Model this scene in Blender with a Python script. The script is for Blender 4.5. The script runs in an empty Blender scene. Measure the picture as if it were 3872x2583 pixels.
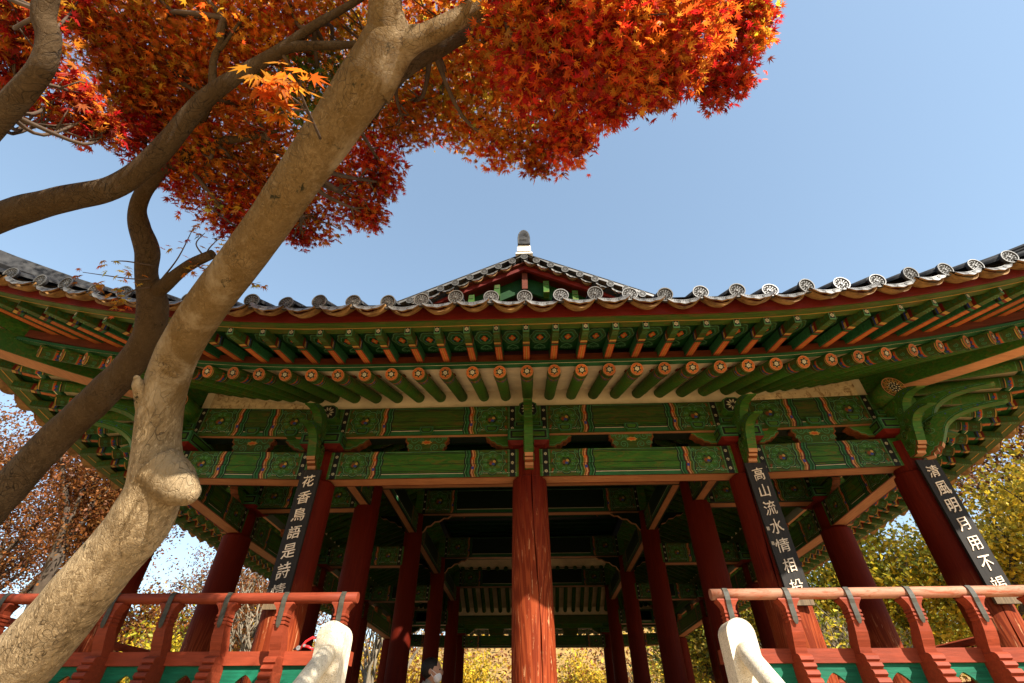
import bpy, math, random
import numpy as np
from mathutils import Vector, Matrix, noise as mnoise
PI = math.pi
SC = bpy.context.scene
COL = SC.collection

# ------------------------------------------------------------------ camera, sky, sun, exposure
PITCH, YAW = math.radians(39.3), math.radians(2.17)
cam = bpy.data.cameras.new('camera'); cam.lens = 17.06; cam.sensor_width = 36
cam.clip_start = .05; cam.clip_end = 3000
cam_o = bpy.data.objects.new('camera', cam); COL.objects.link(cam_o)
cam_o.location = (0, 0, 0); cam_o.rotation_euler = (PI / 2 + PITCH, 0, YAW)
SC.camera = cam_o
SUN_EL, SUN_AZ = math.radians(38.0), math.radians(40.0)   # azimuth: to the right of straight behind the camera
SUN = Vector((math.sin(SUN_AZ) * math.cos(SUN_EL), -math.cos(SUN_AZ) * math.cos(SUN_EL), math.sin(SUN_EL)))
w = bpy.data.worlds.new('World'); SC.world = w; w.use_nodes = True
nt = w.node_tree; bg = nt.nodes['Background']
sky = nt.nodes.new('ShaderNodeTexSky'); sky.sky_type = 'NISHITA'; sky.sun_disc = False
sky.sun_elevation = SUN_EL; sky.sun_rotation = PI - SUN_AZ
sky.air_density = 1.0; sky.dust_density = 0.5; sky.ozone_density = 1.0; sky.altitude = 20
tint = nt.nodes.new('ShaderNodeMix'); tint.data_type = 'RGBA'; tint.blend_type = 'MULTIPLY'; tint.inputs[0].default_value = 1
tint.inputs[7].default_value = (1.04, 1.13, 1.14, 1)
gam = nt.nodes.new('ShaderNodeGamma'); gam.inputs[1].default_value = .66
nt.links.new(sky.outputs[0], gam.inputs[0]); nt.links.new(gam.outputs[0], tint.inputs[6]); nt.links.new(tint.outputs[2], bg.inputs[0]); bg.inputs[1].default_value = 0.135
sl = bpy.data.lights.new('sun', 'SUN'); sl.energy = 5.0; sl.angle = math.radians(.55); sl.color = (1, .93, .82)
so = bpy.data.objects.new('sun', sl); COL.objects.link(so)
so.rotation_euler = (-SUN).to_track_quat('-Z', 'Y').to_euler()
SC.view_settings.view_transform = 'Standard'; SC.view_settings.look = 'None'
SC.view_settings.exposure = 1.52; SC.view_settings.gamma = 1

GZ = -1.6        # ground level; the camera's eye is the origin

# ------------------------------------------------------------------ materials
def newmat(name):
    m = bpy.data.materials.new(name); m.use_nodes = True
    nt = m.node_tree; return m, nt, nt.nodes['Principled BSDF']
def mix(nt, fac, a, b):
    n = nt.nodes.new('ShaderNodeMix'); n.data_type = 'RGBA'
    for s, v in ((n.inputs[0], fac), (n.inputs[6], a), (n.inputs[7], b)):
        if hasattr(v, 'is_output') or isinstance(v, bpy.types.NodeSocket): nt.links.new(v, s)
        else: s.default_value = v if isinstance(v, float) else (*v, 1)
    return n.outputs[2]
def noise(nt, scale, detail=4, rough=.6, stretch=(1, 1, 1), dist=0, vec=None):
    if vec is None:
        tc = nt.nodes.new('ShaderNodeTexCoord'); oi = nt.nodes.new('ShaderNodeObjectInfo')
        sc_ = nt.nodes.new('ShaderNodeVectorMath'); sc_.operation = 'MULTIPLY_ADD'; sc_.inputs[1].default_value = (17, 11, 5)
        nt.links.new(oi.outputs['Random'], sc_.inputs[0]); nt.links.new(tc.outputs['Object'], sc_.inputs[2]); vec = sc_.outputs[0]
    mp = nt.nodes.new('ShaderNodeMapping'); mp.inputs['Scale'].default_value = stretch
    nt.links.new(vec, mp.inputs[0])
    n = nt.nodes.new('ShaderNodeTexNoise'); n.inputs['Scale'].default_value = scale
    n.inputs['Detail'].default_value = detail; n.inputs['Roughness'].default_value = rough
    n.inputs['Distortion'].default_value = dist
    nt.links.new(mp.outputs[0], n.inputs['Vector']); return n.outputs['Fac']
def ramp(nt, x, lo, hi):
    n = nt.nodes.new('ShaderNodeMapRange'); n.inputs[1].default_value = lo; n.inputs[2].default_value = hi
    n.clamp = True; nt.links.new(x, n.inputs[0]); return n.outputs[0]
def bump(nt, b, h, strength=.3, dist=.01):
    n = nt.nodes.new('ShaderNodeBump'); n.inputs['Strength'].default_value = strength
    n.inputs['Distance'].default_value = dist
    nt.links.new(h, n.inputs['Height']); nt.links.new(n.outputs[0], b.inputs['Normal'])
M = {}
def painted(name, c, worn=None, dark=.45, amount=.55, stretch=(.6, 7, 7), rough=.62, bmp=.35):
    """weathered paint on wood; grain runs along the piece's own x axis"""
    m, nt, b = newmat(name)
    g = noise(nt, 7, 6, .7, stretch, .4)
    s = noise(nt, 2.3, 5, .65)
    dk = tuple(v * dark for v in c)
    col = mix(nt, ramp(nt, g, .36, .62), dk, c)
    col = mix(nt, ramp(nt, s, .42, .75), col, tuple(v * .62 for v in c))
    if worn:
        f = noise(nt, 5, 8, .75, (stretch[0] * 1.4, stretch[1] * .5, stretch[2] * .5), 1.2)
        fr = ramp(nt, f, amount, amount + .10)
        col = mix(nt, fr, col, worn)
    oi = nt.nodes.new('ShaderNodeObjectInfo'); mr = nt.nodes.new('ShaderNodeMapRange'); mr.inputs[3].default_value = .72; mr.inputs[4].default_value = 1.12
    nt.links.new(oi.outputs['Random'], mr.inputs[0]); hs = nt.nodes.new('ShaderNodeHueSaturation'); nt.links.new(mr.outputs[0], hs.inputs['Value']); nt.links.new(col, hs.inputs['Color']); col = hs.outputs[0]
    nt.links.new(col, b.inputs['Base Color']); b.inputs['Roughness'].default_value = rough
    b.inputs['Specular IOR Level'].default_value = .16
    bump(nt, b, g, bmp, .006); M[name] = m; return m
painted('green', (.036, .118, .011), (.078, .080, .010), amount=.51)
painted('deep_green', (.006, .050, .007), (.02, .032, .004), amount=.6)
painted('olive', (.040, .080, .009), (.065, .052, .009), amount=.50)
painted('teal', (.022, .110, .036), (.024, .05, .010), amount=.57)
painted('pale_teal', (.085, .21, .085), (.045, .09, .022), amount=.56)
painted('jade_panel', (.010, .16, .085), (.10, .22, .14), amount=.62)
painted('black_paint', (.012, .012, .010))
painted('white_paint', (.46, .40, .26), dark=.75)
painted('orange_paint', (.46, .085, .012), (.20, .05, .012), dark=.65, amount=.57)
painted('dull_orange', (.20, .052, .012), (.10, .03, .01), dark=.6, amount=.5)
painted('salmon_wood', (.46, .20, .085), (.22, .07, .03), dark=.68, amount=.58)
painted('red_paint', (.13, .009, .004), (.08, .008, .004), dark=.7)
painted('brown_board', (.11, .022, .006), dark=.6)
painted('blue_paint', (.03, .05, .22), dark=.7)
painted('yellow_paint', (.40, .22, .05), dark=.65)
painted('cream', (.84, .67, .42), (.70, .52, .30), dark=.93, amount=.63, stretch=(1, 1, 1), bmp=.08)
painted('stained_cream', (.60, .44, .24), (.20, .11, .045), dark=.6, amount=.52, stretch=(2, 3, 3))
painted('rail_red', (.27, .046, .018), (.15, .024, .010), dark=.66, amount=.6)
painted('rail_red_sunlit', (.50, .23, .14), (.38, .10, .045), dark=.8, amount=.50)  # lighter copy of the rail red, sunlight mixed into the colour
painted('plaque_black', (.022, .018, .015), (.10, .07, .045), dark=.5, amount=.62, stretch=(9, 9, .5))
painted('plaque_wood', (.18, .12, .065), (.05, .035, .025), dark=.4, amount=.6, stretch=(9, 9, .5))
painted('letter_white', (.74, .60, .46), dark=.9)
painted('floor_wood', (.25, .13, .06), dark=.6)
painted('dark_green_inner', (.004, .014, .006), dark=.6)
def column_mat(name, worn, zhi=2.15, zlo=1.1):
    m, nt, b = newmat(name)
    tc = nt.nodes.new('ShaderNodeTexCoord')
    g = noise(nt, 6, 7, .7, (9, 9, .35), 1.1)
    big = noise(nt, 1.6, 4, .6)
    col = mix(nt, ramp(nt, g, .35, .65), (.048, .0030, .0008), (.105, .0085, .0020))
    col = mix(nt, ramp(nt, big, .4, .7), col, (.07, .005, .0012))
    if worn:
        wv = nt.nodes.new('ShaderNodeTexWave'); wv.wave_type = 'RINGS'; wv.inputs['Scale'].default_value = 13
        wv.inputs['Distortion'].default_value = 7; wv.inputs['Detail'].default_value = 3
        mp = nt.nodes.new('ShaderNodeMapping'); mp.inputs['Scale'].default_value = (2.4, 2.4, .085); mp.inputs['Location'].default_value = (.5, .3, .1)
        nt.links.new(tc.outputs['Object'], mp.inputs[0]); nt.links.new(mp.outputs[0], wv.inputs['Vector'])
        sx = nt.nodes.new('ShaderNodeSeparateXYZ'); nt.links.new(tc.outputs['Object'], sx.inputs[0])
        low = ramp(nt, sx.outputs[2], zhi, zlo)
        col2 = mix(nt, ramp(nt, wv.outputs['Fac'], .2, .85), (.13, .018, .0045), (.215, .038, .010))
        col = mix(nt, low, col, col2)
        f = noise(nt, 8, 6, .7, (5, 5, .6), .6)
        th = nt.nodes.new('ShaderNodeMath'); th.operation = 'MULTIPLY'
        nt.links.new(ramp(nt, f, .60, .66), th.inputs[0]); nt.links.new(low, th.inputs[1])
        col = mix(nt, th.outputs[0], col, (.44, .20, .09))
    nt.links.new(col, b.inputs['Base Color']); b.inputs['Roughness'].default_value = .7
    b.inputs['Specular IOR Level'].default_value = .08
    bump(nt, b, g, .3, .01); M[name] = m
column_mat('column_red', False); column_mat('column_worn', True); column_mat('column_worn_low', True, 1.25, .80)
def rough_mat(name, c1, c2, scale, bscale, bstr=.5, bdist=.01, rough=.85, stretch=(1, 1, 1), spec=.2, lo=.35, hi=.65):
    m, nt, b = newmat(name)
    col = mix(nt, ramp(nt, noise(nt, scale, 6, .65, stretch), lo, hi), c1, c2)
    nt.links.new(col, b.inputs['Base Color']); b.inputs['Roughness'].default_value = rough
    b.inputs['Specular IOR Level'].default_value = spec
    bump(nt, b, noise(nt, bscale, 6, .7, stretch), bstr, bdist); M[name] = m; return m
rough_mat('tile', (.012, .012, .013), (.035, .034, .033), 9, 40, .3, .004, .7, spec=.15)
rough_mat('tile_face', (.045, .04, .032), (.105, .096, .078), 14, 60, .4, .003, .43, spec=.75)
rough_mat('tile_groove', (.012, .011, .009), (.025, .022, .018), 20, 60, .3, .003, .9)
rough_mat('tile_under', (.075, .034, .010), (.22, .115, .035), 10, 40, .3, .004, .8)
rough_mat('plaster', (.70, .66, .58), (.8, .77, .7), 8, 30, .2, .003)
rough_mat('granite', (.54, .45, .31), (.68, .60, .46), 45, 70, .35, .004, .85)
rough_mat('granite_block', (.34, .31, .26), (.46, .43, .37), 30, 60, .4, .005)
rough_mat('earth', (.38, .26, .12), (.50, .35, .18), 1.2, 30, .5, .02)
rough_mat('hill_ground', (.22, .12, .04), (.34, .22, .07), .6, 4, .6, .2)
rough_mat('strap_metal', (.028, .026, .018), (.055, .05, .036), 20, 60, .2, .002, .55, spec=.25)
rough_mat('black_iron', (.02, .02, .02), (.05, .05, .05), 20, 60, .2, .002, .5)
rough_mat('tool_red', (.55, .02, .025), (.6, .03, .03), 20, 60, .05, .001, .35, spec=.5)
rough_mat('steel', (.12, .12, .115), (.2, .2, .19), 20, 60, .05, .001, .35, spec=.6)
rough_mat('coat', (.24, .20, .165), (.29, .25, .21), 20, 200, .3, .003, .9)
rough_mat('trousers', (.03, .03, .04), (.05, .05, .06), 20, 200, .3, .003, .9)
rough_mat('skin', (.42, .23, .15), (.46, .26, .17), 20, 200, .05, .001, .55)
rough_mat('hair', (.008, .007, .006), (.02, .017, .015), 60, 200, .5, .004, .5)
rough_mat('mask_cloth', (.72, .72, .72), (.8, .8, .8), 20, 200, .1, .002, .9)
rough_mat('bg_bark', (.035, .024, .016), (.09, .066, .045), 3, 10, .6, .02, stretch=(1, 1, .4))
rough_mat('bg_bark_pale', (.11, .085, .055), (.22, .18, .125), 3, 10, .6, .02, stretch=(1, 1, .4))
rough_mat('twig', (.04, .026, .017), (.085, .055, .035), 8, 30, .5, .004)
def speckle(name):
    m = M[name]; nt = m.node_tree; b = nt.nodes['Principled BSDF']; src = b.inputs['Base Color'].links[0].from_socket
    col = mix(nt, ramp(nt, noise(nt, 190, 2, .5), .60, .66), src, (.16, .13, .10)); col = mix(nt, ramp(nt, noise(nt, 150, 2, .5, (1, 1.3, .8)), .62, .68), col, (.80, .76, .68))
    st = ramp(nt, noise(nt, 3.5, 5, .7, (3, 3, .6)), .55, .75); sh = nt.nodes.new('ShaderNodeMath'); sh.operation = 'MULTIPLY'; sh.inputs[1].default_value = .45; nt.links.new(st, sh.inputs[0]); col = mix(nt, sh.outputs[0], col, (.33, .25, .15)); nt.links.new(col, b.inputs['Base Color'])
speckle('granite'); speckle('granite_block')
def bark(name, base, pale, moss, gold):
    m, nt, b = newmat(name)
    g = noise(nt, 11, 9, .72, (1.5, 1.5, .55), 1.0)
    fine = noise(nt, 46, 6, .7, (1.2, 1.2, .5), .8)
    big = noise(nt, 2.2, 4, .6); ms = noise(nt, 5.5, 8, .75, dist=.4); gd = noise(nt, 1.3, 3, .5)
    col = mix(nt, ramp(nt, g, .36, .66), base, pale)
    col = mix(nt, ramp(nt, fine, .55, .62), col, tuple(v * 1.2 for v in pale))
    col = mix(nt, ramp(nt, fine, .42, .34), col, tuple(v * .6 for v in base))
    col = mix(nt, ramp(nt, big, .55, .7), col, tuple(v * .7 for v in base))
    # ochre stain, browned with height in place of crown shade and leaf-reflected light
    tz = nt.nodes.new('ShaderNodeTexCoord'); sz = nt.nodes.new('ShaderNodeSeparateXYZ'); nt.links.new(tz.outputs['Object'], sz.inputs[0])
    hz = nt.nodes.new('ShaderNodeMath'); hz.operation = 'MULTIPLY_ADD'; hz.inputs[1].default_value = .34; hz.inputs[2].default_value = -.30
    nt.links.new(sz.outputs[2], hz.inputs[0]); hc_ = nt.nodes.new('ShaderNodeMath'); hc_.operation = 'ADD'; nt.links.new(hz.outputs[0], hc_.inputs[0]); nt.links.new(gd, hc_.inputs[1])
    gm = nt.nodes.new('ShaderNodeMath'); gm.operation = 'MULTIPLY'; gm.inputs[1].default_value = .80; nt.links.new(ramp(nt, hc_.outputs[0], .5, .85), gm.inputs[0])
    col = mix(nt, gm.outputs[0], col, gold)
    col = mix(nt, ramp(nt, noise(nt, 2.6, 6, .7, (1.2, 1.2, .7), .8), .50, .66), col, tuple(v * .62 for v in pale))
    col = mix(nt, ramp(nt, ms, .61, .66), col, moss)
    nt.links.new(col, b.inputs['Base Color']); b.inputs['Roughness'].default_value = .9
    b.inputs['Specular IOR Level'].default_value = .15
    vo = nt.nodes.new('ShaderNodeTexVoronoi'); vo.feature = 'DISTANCE_TO_EDGE'; vo.inputs['Scale'].default_value = 14
    mp = nt.nodes.new('ShaderNodeMapping'); mp.inputs['Scale'].default_value = (1.6, 1.6, .45)
    tc = nt.nodes.new('ShaderNodeTexCoord'); nt.links.new(tc.outputs['Object'], mp.inputs[0])
    va = nt.nodes.new('ShaderNodeVectorMath'); va.operation = 'ADD'
    nz = nt.nodes.new('ShaderNodeTexNoise'); nz.inputs['Scale'].default_value = 3
    nt.links.new(mp.outputs[0], nz.inputs['Vector']); nt.links.new(mp.outputs[0], va.inputs[0]); nt.links.new(nz.outputs['Color'], va.inputs[1])
    nt.links.new(va.outputs[0], vo.inputs['Vector'])
    ad = nt.nodes.new('ShaderNodeMath'); ad.operation = 'MULTIPLY_ADD'
    nt.links.new(ramp(nt, vo.outputs['Distance'], 0, .05), ad.inputs[0]); ad.inputs[1].default_value = .26
    fis = nt.nodes.new('ShaderNodeMath'); fis.operation = 'MULTIPLY'
    nt.links.new(ramp(nt, vo.outputs['Distance'], .05, .0), fis.inputs[0]); nt.links.new(ramp(nt, noise(nt, 3.1, 4, .6), .46, .60), fis.inputs[1])
    col = mix(nt, fis.outputs[0], col, tuple(v * .28 for v in base))
    nt.links.new(col, b.inputs['Base Color'])
    a2 = nt.nodes.new('ShaderNodeMath'); a2.operation = 'ADD'; nt.links.new(g, a2.inputs[0]); nt.links.new(fine, a2.inputs[1])
    nt.links.new(a2.outputs[0], ad.inputs[2])
    bump(nt, b, ad.outputs[0], .75, .026); M[name] = m
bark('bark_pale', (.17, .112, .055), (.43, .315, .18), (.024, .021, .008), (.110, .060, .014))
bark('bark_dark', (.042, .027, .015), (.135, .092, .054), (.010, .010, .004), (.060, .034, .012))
def leaf_mat(name, transl=.5):
    m, nt, b = newmat(name)
    at = nt.nodes.new('ShaderNodeAttribute'); at.attribute_name = 'Col'
    out = nt.nodes['Material Output']
    tr = nt.nodes.new('ShaderNodeBsdfTranslucent'); ms = nt.nodes.new('ShaderNodeMixShader')
    nt.links.new(at.outputs['Color'], b.inputs['Base Color']); nt.links.new(at.outputs['Color'], tr.inputs['Color'])
    b.inputs['Roughness'].default_value = .5; b.inputs['Specular IOR Level'].default_value = .25
    ms.inputs[0].default_value = transl
    nt.links.new(b.outputs[0], ms.inputs[1]); nt.links.new(tr.outputs[0], ms.inputs[2])
    nt.links.new(ms.outputs[0], out.inputs['Surface']); M[name] = m
leaf_mat('maple_leaf', .66); leaf_mat('tree_leaf', .45)

# ------------------------------------------------------------------ mesh builder
class MB:
    def __init__(s): s.v = []; s.f = []; s.m = []; s.sm = []
    def add(s, pts, faces, mat, smooth=False):
        o = len(s.v); s.v.extend([tuple(p) for p in pts])
        for f in faces:
            s.f.append(tuple(i + o for i in f)); s.m.append(mat); s.sm.append(smooth)
    def poly(s, pts, mat): s.add(pts, [tuple(range(len(pts)))], mat)
    def box(s, x0, x1, y0, y1, z0, z1, mat, under=None, ends=None):
        p = [(x0, y0, z0), (x1, y0, z0), (x1, y1, z0), (x0, y1, z0), (x0, y0, z1), (x1, y0, z1), (x1, y1, z1), (x0, y1, z1)]
        o = len(s.v); s.v.extend(p)
        for f, k in (((3, 2, 1, 0), under or mat), ((4, 5, 6, 7), mat), ((0, 1, 5, 4), mat), ((2, 3, 7, 6), mat), ((1, 2, 6, 5), ends or mat), ((3, 0, 4, 7), ends or mat)):
            s.f.append(tuple(i + o for i in f)); s.m.append(k); s.sm.append(False)
    def loft(s, rings, mat, smooth=False, cap=True, closed=True, capmat=None):
        o = len(s.v); n = len(rings[0])
        for r in rings: s.v.extend([tuple(p) for p in r])
        for i in range(len(rings) - 1):
            for j in range(n if closed else n - 1):
                a = o + i * n + j; b_ = o + i * n + (j + 1) % n
                s.f.append((a, b_, b_ + n, a + n)); s.m.append(mat); s.sm.append(smooth)
        if cap:
            s.f.append(tuple(o + j for j in reversed(range(n)))); s.m.append(capmat or mat); s.sm.append(False)
            e = o + (len(rings) - 1) * n
            s.f.append(tuple(e + j for j in range(n))); s.m.append(capmat or mat); s.sm.append(False)
    def tube(s, pts, rad, mat, n=12, smooth=True, cap=True, capmat=None, rough=0, seed=0):
        pts = [Vector(p) for p in pts]; rings = []; ref = None
        for i, p in enumerate(pts):
            t = (pts[min(i + 1, len(pts) - 1)] - pts[max(i - 1, 0)]).normalized()
            if ref is None: ref = t.orthogonal().normalized()
            ref = (ref - t * ref.dot(t)).normalized(); q = t.cross(ref)
            r = rad[i] if isinstance(rad, (list, tuple)) else rad
            ring = []
            for j in range(n):
                a = 2 * PI * j / n; d = ref * math.cos(a) + q * math.sin(a); rr = r
                if rough:
                    rr *= 1 + rough * mnoise.noise(Vector((p + d * r) * 3.1) + Vector((seed, 0, 0))) + rough * .45 * mnoise.noise(Vector((p + d * r) * 9) + Vector((0, seed, 0)))
                ring.append(p + d * rr)
            rings.append(ring)
        s.loft(rings, mat, smooth, cap, True, capmat)
    def prism(s, prof, fr, thick, mat, edge=None):
        """profile in the frame's u,v plane, thickness along n, centred"""
        n = len(prof); h = thick / 2
        a = [fr(u, v, h) for u, v in prof]; b_ = [fr(u, v, -h) for u, v in prof]
        o = len(s.v); s.v.extend([tuple(p) for p in a + b_])
        s.f.append(tuple(range(o, o + n))); s.m.append(mat); s.sm.append(False)
        s.f.append(tuple(reversed(range(o + n, o + 2 * n)))); s.m.append(mat); s.sm.append(False)
        for j in range(n):
            k = (j + 1) % n; e = edge(j) if callable(edge) else (edge or mat)
            s.f.append((o + j, o + n + j, o + n + k, o + k)); s.m.append(e); s.sm.append(False)
    def xform(s, fn): s.v = [tuple(fn(Vector(p))) for p in s.v]
    def mesh(s, name):
        me = bpy.data.meshes.new(name); me.from_pydata(s.v, [], s.f)
        names = list(dict.fromkeys(s.m))
        for k in names: me.materials.append(M[k])
        ix = {k: i for i, k in enumerate(names)}
        me.polygons.foreach_set('material_index', [ix[k] for k in s.m])
        me.polygons.foreach_set('use_smooth', s.sm); me.update(); return me
def smooth_path(pts, rad, n=6):
    out, ro = [], []
    for i in range(len(pts) - 1):
        p0, p1, p2, p3 = pts[max(i - 1, 0)], pts[i], pts[i + 1], pts[min(i + 2, len(pts) - 1)]
        for q in range(n):
            t = q / n; out.append(.5 * ((2 * p1) + (p2 - p0) * t + (2 * p0 - 5 * p1 + 4 * p2 - p3) * t * t + (3 * p1 - p0 - 3 * p2 + p3) * t ** 3)); ro.append(rad[i] + (rad[i + 1] - rad[i]) * (t * t * (3 - 2 * t)))
    out.append(pts[-1]); ro.append(rad[-1]); return out, ro
class Fr:
    """a flat frame: fr(u,v,layer height) -> point"""
    def __init__(s, o, u, v): s.o = Vector(o); s.u = Vector(u).normalized(); s.v = Vector(v).normalized(); s.n = s.u.cross(s.v)
    def __call__(s, u, v, h=0): return s.o + s.u * u + s.v * v + s.n * h
L1, L2, L3, L4, L5 = .0015, .003, .0045, .006, .0075
def pt(mb, fr, pts, mat, h): mb.poly([fr(u, v, h) for u, v in pts], mat)
def rect(mb, fr, u0, u1, v0, v1, mat, h): pt(mb, fr, [(u0, v0), (u1, v0), (u1, v1), (u0, v1)], mat, h)
def blob2(cx, cy, rx, ry, lobes=0, amp=.12, n=32, ph=0):
    out = []
    for i in range(n):
        a = 2 * PI * i / n; k = 1 + (amp * abs(math.cos(lobes * (a + ph) / 2)) - amp / 2 if lobes else 0)
        out.append((cx + rx * k * math.cos(a), cy + ry * k * math.sin(a)))
    return out
def stroke(mb, fr, pts, wd, mat, h):
    for i in range(len(pts) - 1):
        (x0, y0), (x1, y1) = pts[i], pts[i + 1]; dx, dy = x1 - x0, y1 - y0; l = math.hypot(dx, dy) or 1
        nx, ny = -dy / l * wd / 2, dx / l * wd / 2; ex, ey = dx / l * wd * .3, dy / l * wd * .3
        pt(mb, fr, [(x0 - nx - ex, y0 - ny - ey), (x1 - nx + ex, y1 - ny + ey), (x1 + nx + ex, y1 + ny + ey), (x0 + nx - ex, y0 + ny - ey)], mat, h + .00003 * (i % 2))
def spiral(cx, cy, r, turns, ph=0, d=1, n=14):
    return [(cx + r * (1 - i / n * .85) * math.cos(ph + d * turns * 2 * PI * i / n), cy + r * (1 - i / n * .85) * math.sin(ph + d * turns * 2 * PI * i / n)) for i in range(n + 1)]
def flower(mb, fr, cx, cy, r, mat, h, n=6, k=.42):
    for i in range(n):
        a = 2 * PI * i / n + PI / n
        pt(mb, fr, blob2(cx + r * .6 * math.cos(a), cy + r * .6 * math.sin(a), r * k * .62, r * k * .62, n=7), mat, h)
    pt(mb, fr, blob2(cx, cy, r * .22, r * .22, n=7), mat, h)
def ogee(u0, v0, v1, amp, n=12):
    return [(u0 + amp * abs(math.sin(2.5 * PI * i / n)) * (1 if i % 2 == 0 else .8), v0 + (v1 - v0) * i / n) for i in range(n + 1)]
def band(mb, fr, u0, u1, v0, v1, amp, mat, h, flip=1):
    a = ogee(0, v0, v1, amp); 
    l = [(u0 + flip * x, y) for x, y in a]; r = [(u1 + flip * x, y) for x, y in reversed(a)]
    q = l + r
    for i in range(len(a) - 1):
        pt(mb, fr, [l[i], (u1 + flip * a[i][0], a[i][1]), (u1 + flip * a[i + 1][0], a[i + 1][1]), l[i + 1]], mat, h)
def lotus(mb, fr, cx, cy, r, h, core='orange_paint', sx=1.0):
    pt(mb, fr, blob2(cx, cy, r * 1.08 * sx, r * 1.05, 8, .16), 'black_paint', h)
    pt(mb, fr, blob2(cx, cy, r * 1.02 * sx, r * .99, 8, .16), 'pale_teal', h + .0005)
    pt(mb, fr, blob2(cx, cy, r * .96 * sx, r * .93, 8, .16), 'olive', h + .0010)
    pt(mb, fr, blob2(cx, cy, r * .82 * sx, r * .80, 8, .16), 'teal', h + .0015)
    pt(mb, fr, blob2(cx, cy, r * .76 * sx, r * .74, 8, .16), 'green', h + .0019)
    for i in range(8):
        a = 2 * PI * i / 8 + PI / 8
        stroke(mb, fr, spiral(cx + .62 * r * sx * math.cos(a), cy + .62 * r * math.sin(a), r * .17, .9, a, 1 if i % 2 else -1, 7), r * .06, 'pale_teal', h + .0023)
    pt(mb, fr, blob2(cx, cy, r * .40 * sx, r * .36, 6, .2), 'black_paint', h + .0027)
    pt(mb, fr, blob2(cx - r * .04, cy, r * .34 * sx, r * .30, 5, .3), 'olive', h + .0030)
    pt(mb, fr, blob2(cx - r * .12, cy - r * .06, r * .15, r * .17, 5, .4, 12, .5), 'dull_orange', h + .0036)
    pt(mb, fr, blob2(cx + r * .14, cy + r * .08, r * .12, r * .11, 5, .4, 12), 'yellow_paint', h + .0038)
    pt(mb, fr, blob2(cx + r * .06, cy - r * .14, r * .13, r * .09, 5, .3, 12), 'blue_paint', h + .0042)
def painted_face(mb, fr, L, H, strip=True, k=1.0):
    """beam painting on a face L x H with its origin at the lower left corner"""
    rect(mb, fr, 0, L, 0, H * .13, 'teal', L1); rect(mb, fr, 0, L, H * .13, H * .155, 'white_paint', L2)
    rect(mb, fr, 0, L, H * .155, H * .185, 'black_paint', L2)
    rect(mb, fr, 0, L, H * .93, H * .955, 'black_paint', L1); rect(mb, fr, 0, L, H * .955, H * .975, 'pale_teal', L1)
    m0 = .20 * k if strip else .05
    for s in (1, -1):
        X = (lambda u: u) if s == 1 else (lambda u: L - u)
        def R(u0, u1, v0, v1, mt, h):
            a, b_ = X(u0), X(u1); rect(mb, fr, min(a, b_), max(a, b_), v0, v1, mt, h)
        R(0, m0 + .52 * k, 0, H, 'olive', L2)
        if strip:
            R(0, m0 - .06, 0, H, 'green', L3)
            R(m0 - .058, m0 - .05, 0, H, 'pale_teal', L3); R(m0 - .042, m0 + .018, 0, H, 'black_paint', L3)
            R(m0 + .024, m0 + .032, 0, H, 'pale_teal', L3)
            for q in range(3): flower(mb, fr, X(m0 - .012), H * (.18 + .32 * q), .021, 'white_paint', L4, 6, .5)
        cx = m0 + .05 + H * .5
        lotus(mb, fr, X(cx), H * .52, H * .42, L3)
        for qx, qy in ((-1, -1), (-1, 1), (1, -1), (1, 1)):
            P_ = spiral(X(cx) + qx * H * .40, H * .52 + qy * H * .36, H * .085, 1.2, qx + qy, qx * qy, 8)
            stroke(mb, fr, P_, .012, 'teal', L3 + .0001); stroke(mb, fr, P_, .005, 'pale_teal', L3 + .0004)
        for qy in (-1, 0, 1): stroke(mb, fr, [(X(cx - H * .47), H * (.52 + .34 * qy)), (X(cx - H * .455), H * (.60 + .34 * qy))], .02, 'dull_orange', L3 + .0001)
        for q, (mt, a0, a1) in enumerate((('black_paint', .0, .012), ('pale_teal', .012, .024), ('olive', .024, .05), ('yellow_paint', .05, .056), ('dull_orange', .056, .070), ('salmon_wood', .070, .088), ('red_paint', .092, .1), ('black_paint', .1, .108), ('teal', .108, .13), ('deep_green', .13, .15), ('pale_teal', .15, .158), ('black_paint', .158, .172))):
            u0 = cx + H * .42 + a0; u1 = cx + H * .42 + a1
            band(mb, fr, X(u0), X(u1), 0, H, .02, mt, L3 + .00002 * q, s)
        for q in range(2):
            a = X(cx + H * .42 + .062); bb = X(cx + H * .42 + .088)
            rect(mb, fr, min(a, bb) + s * .012, max(a, bb) + s * .012, H * (.28 + .36 * q), H * (.38 + .36 * q), ('blue_paint', 'orange_paint')[q], L4)
    a, b_ = m0 + .05 + H * .5 + H * .42 + .19, 0
    if L - 2 * a > .1:
        stroke(mb, fr, [(a, H * .24), (L - a, H * .24)], .006, 'black_paint', L3)
        stroke(mb, fr, [(a, H * .88), (L - a, H * .88)], .006, 'black_paint', L3)
    rnd = random.Random(int(L * 1000)); y = H * rnd.uniform(.45, .6); pts = []
    for i in range(15):
        pts.append((L * i / 14, y)); y += rnd.uniform(-.012, .012)
    stroke(mb, fr, pts, .004, 'black_paint', L5)     # drying crack

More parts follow.
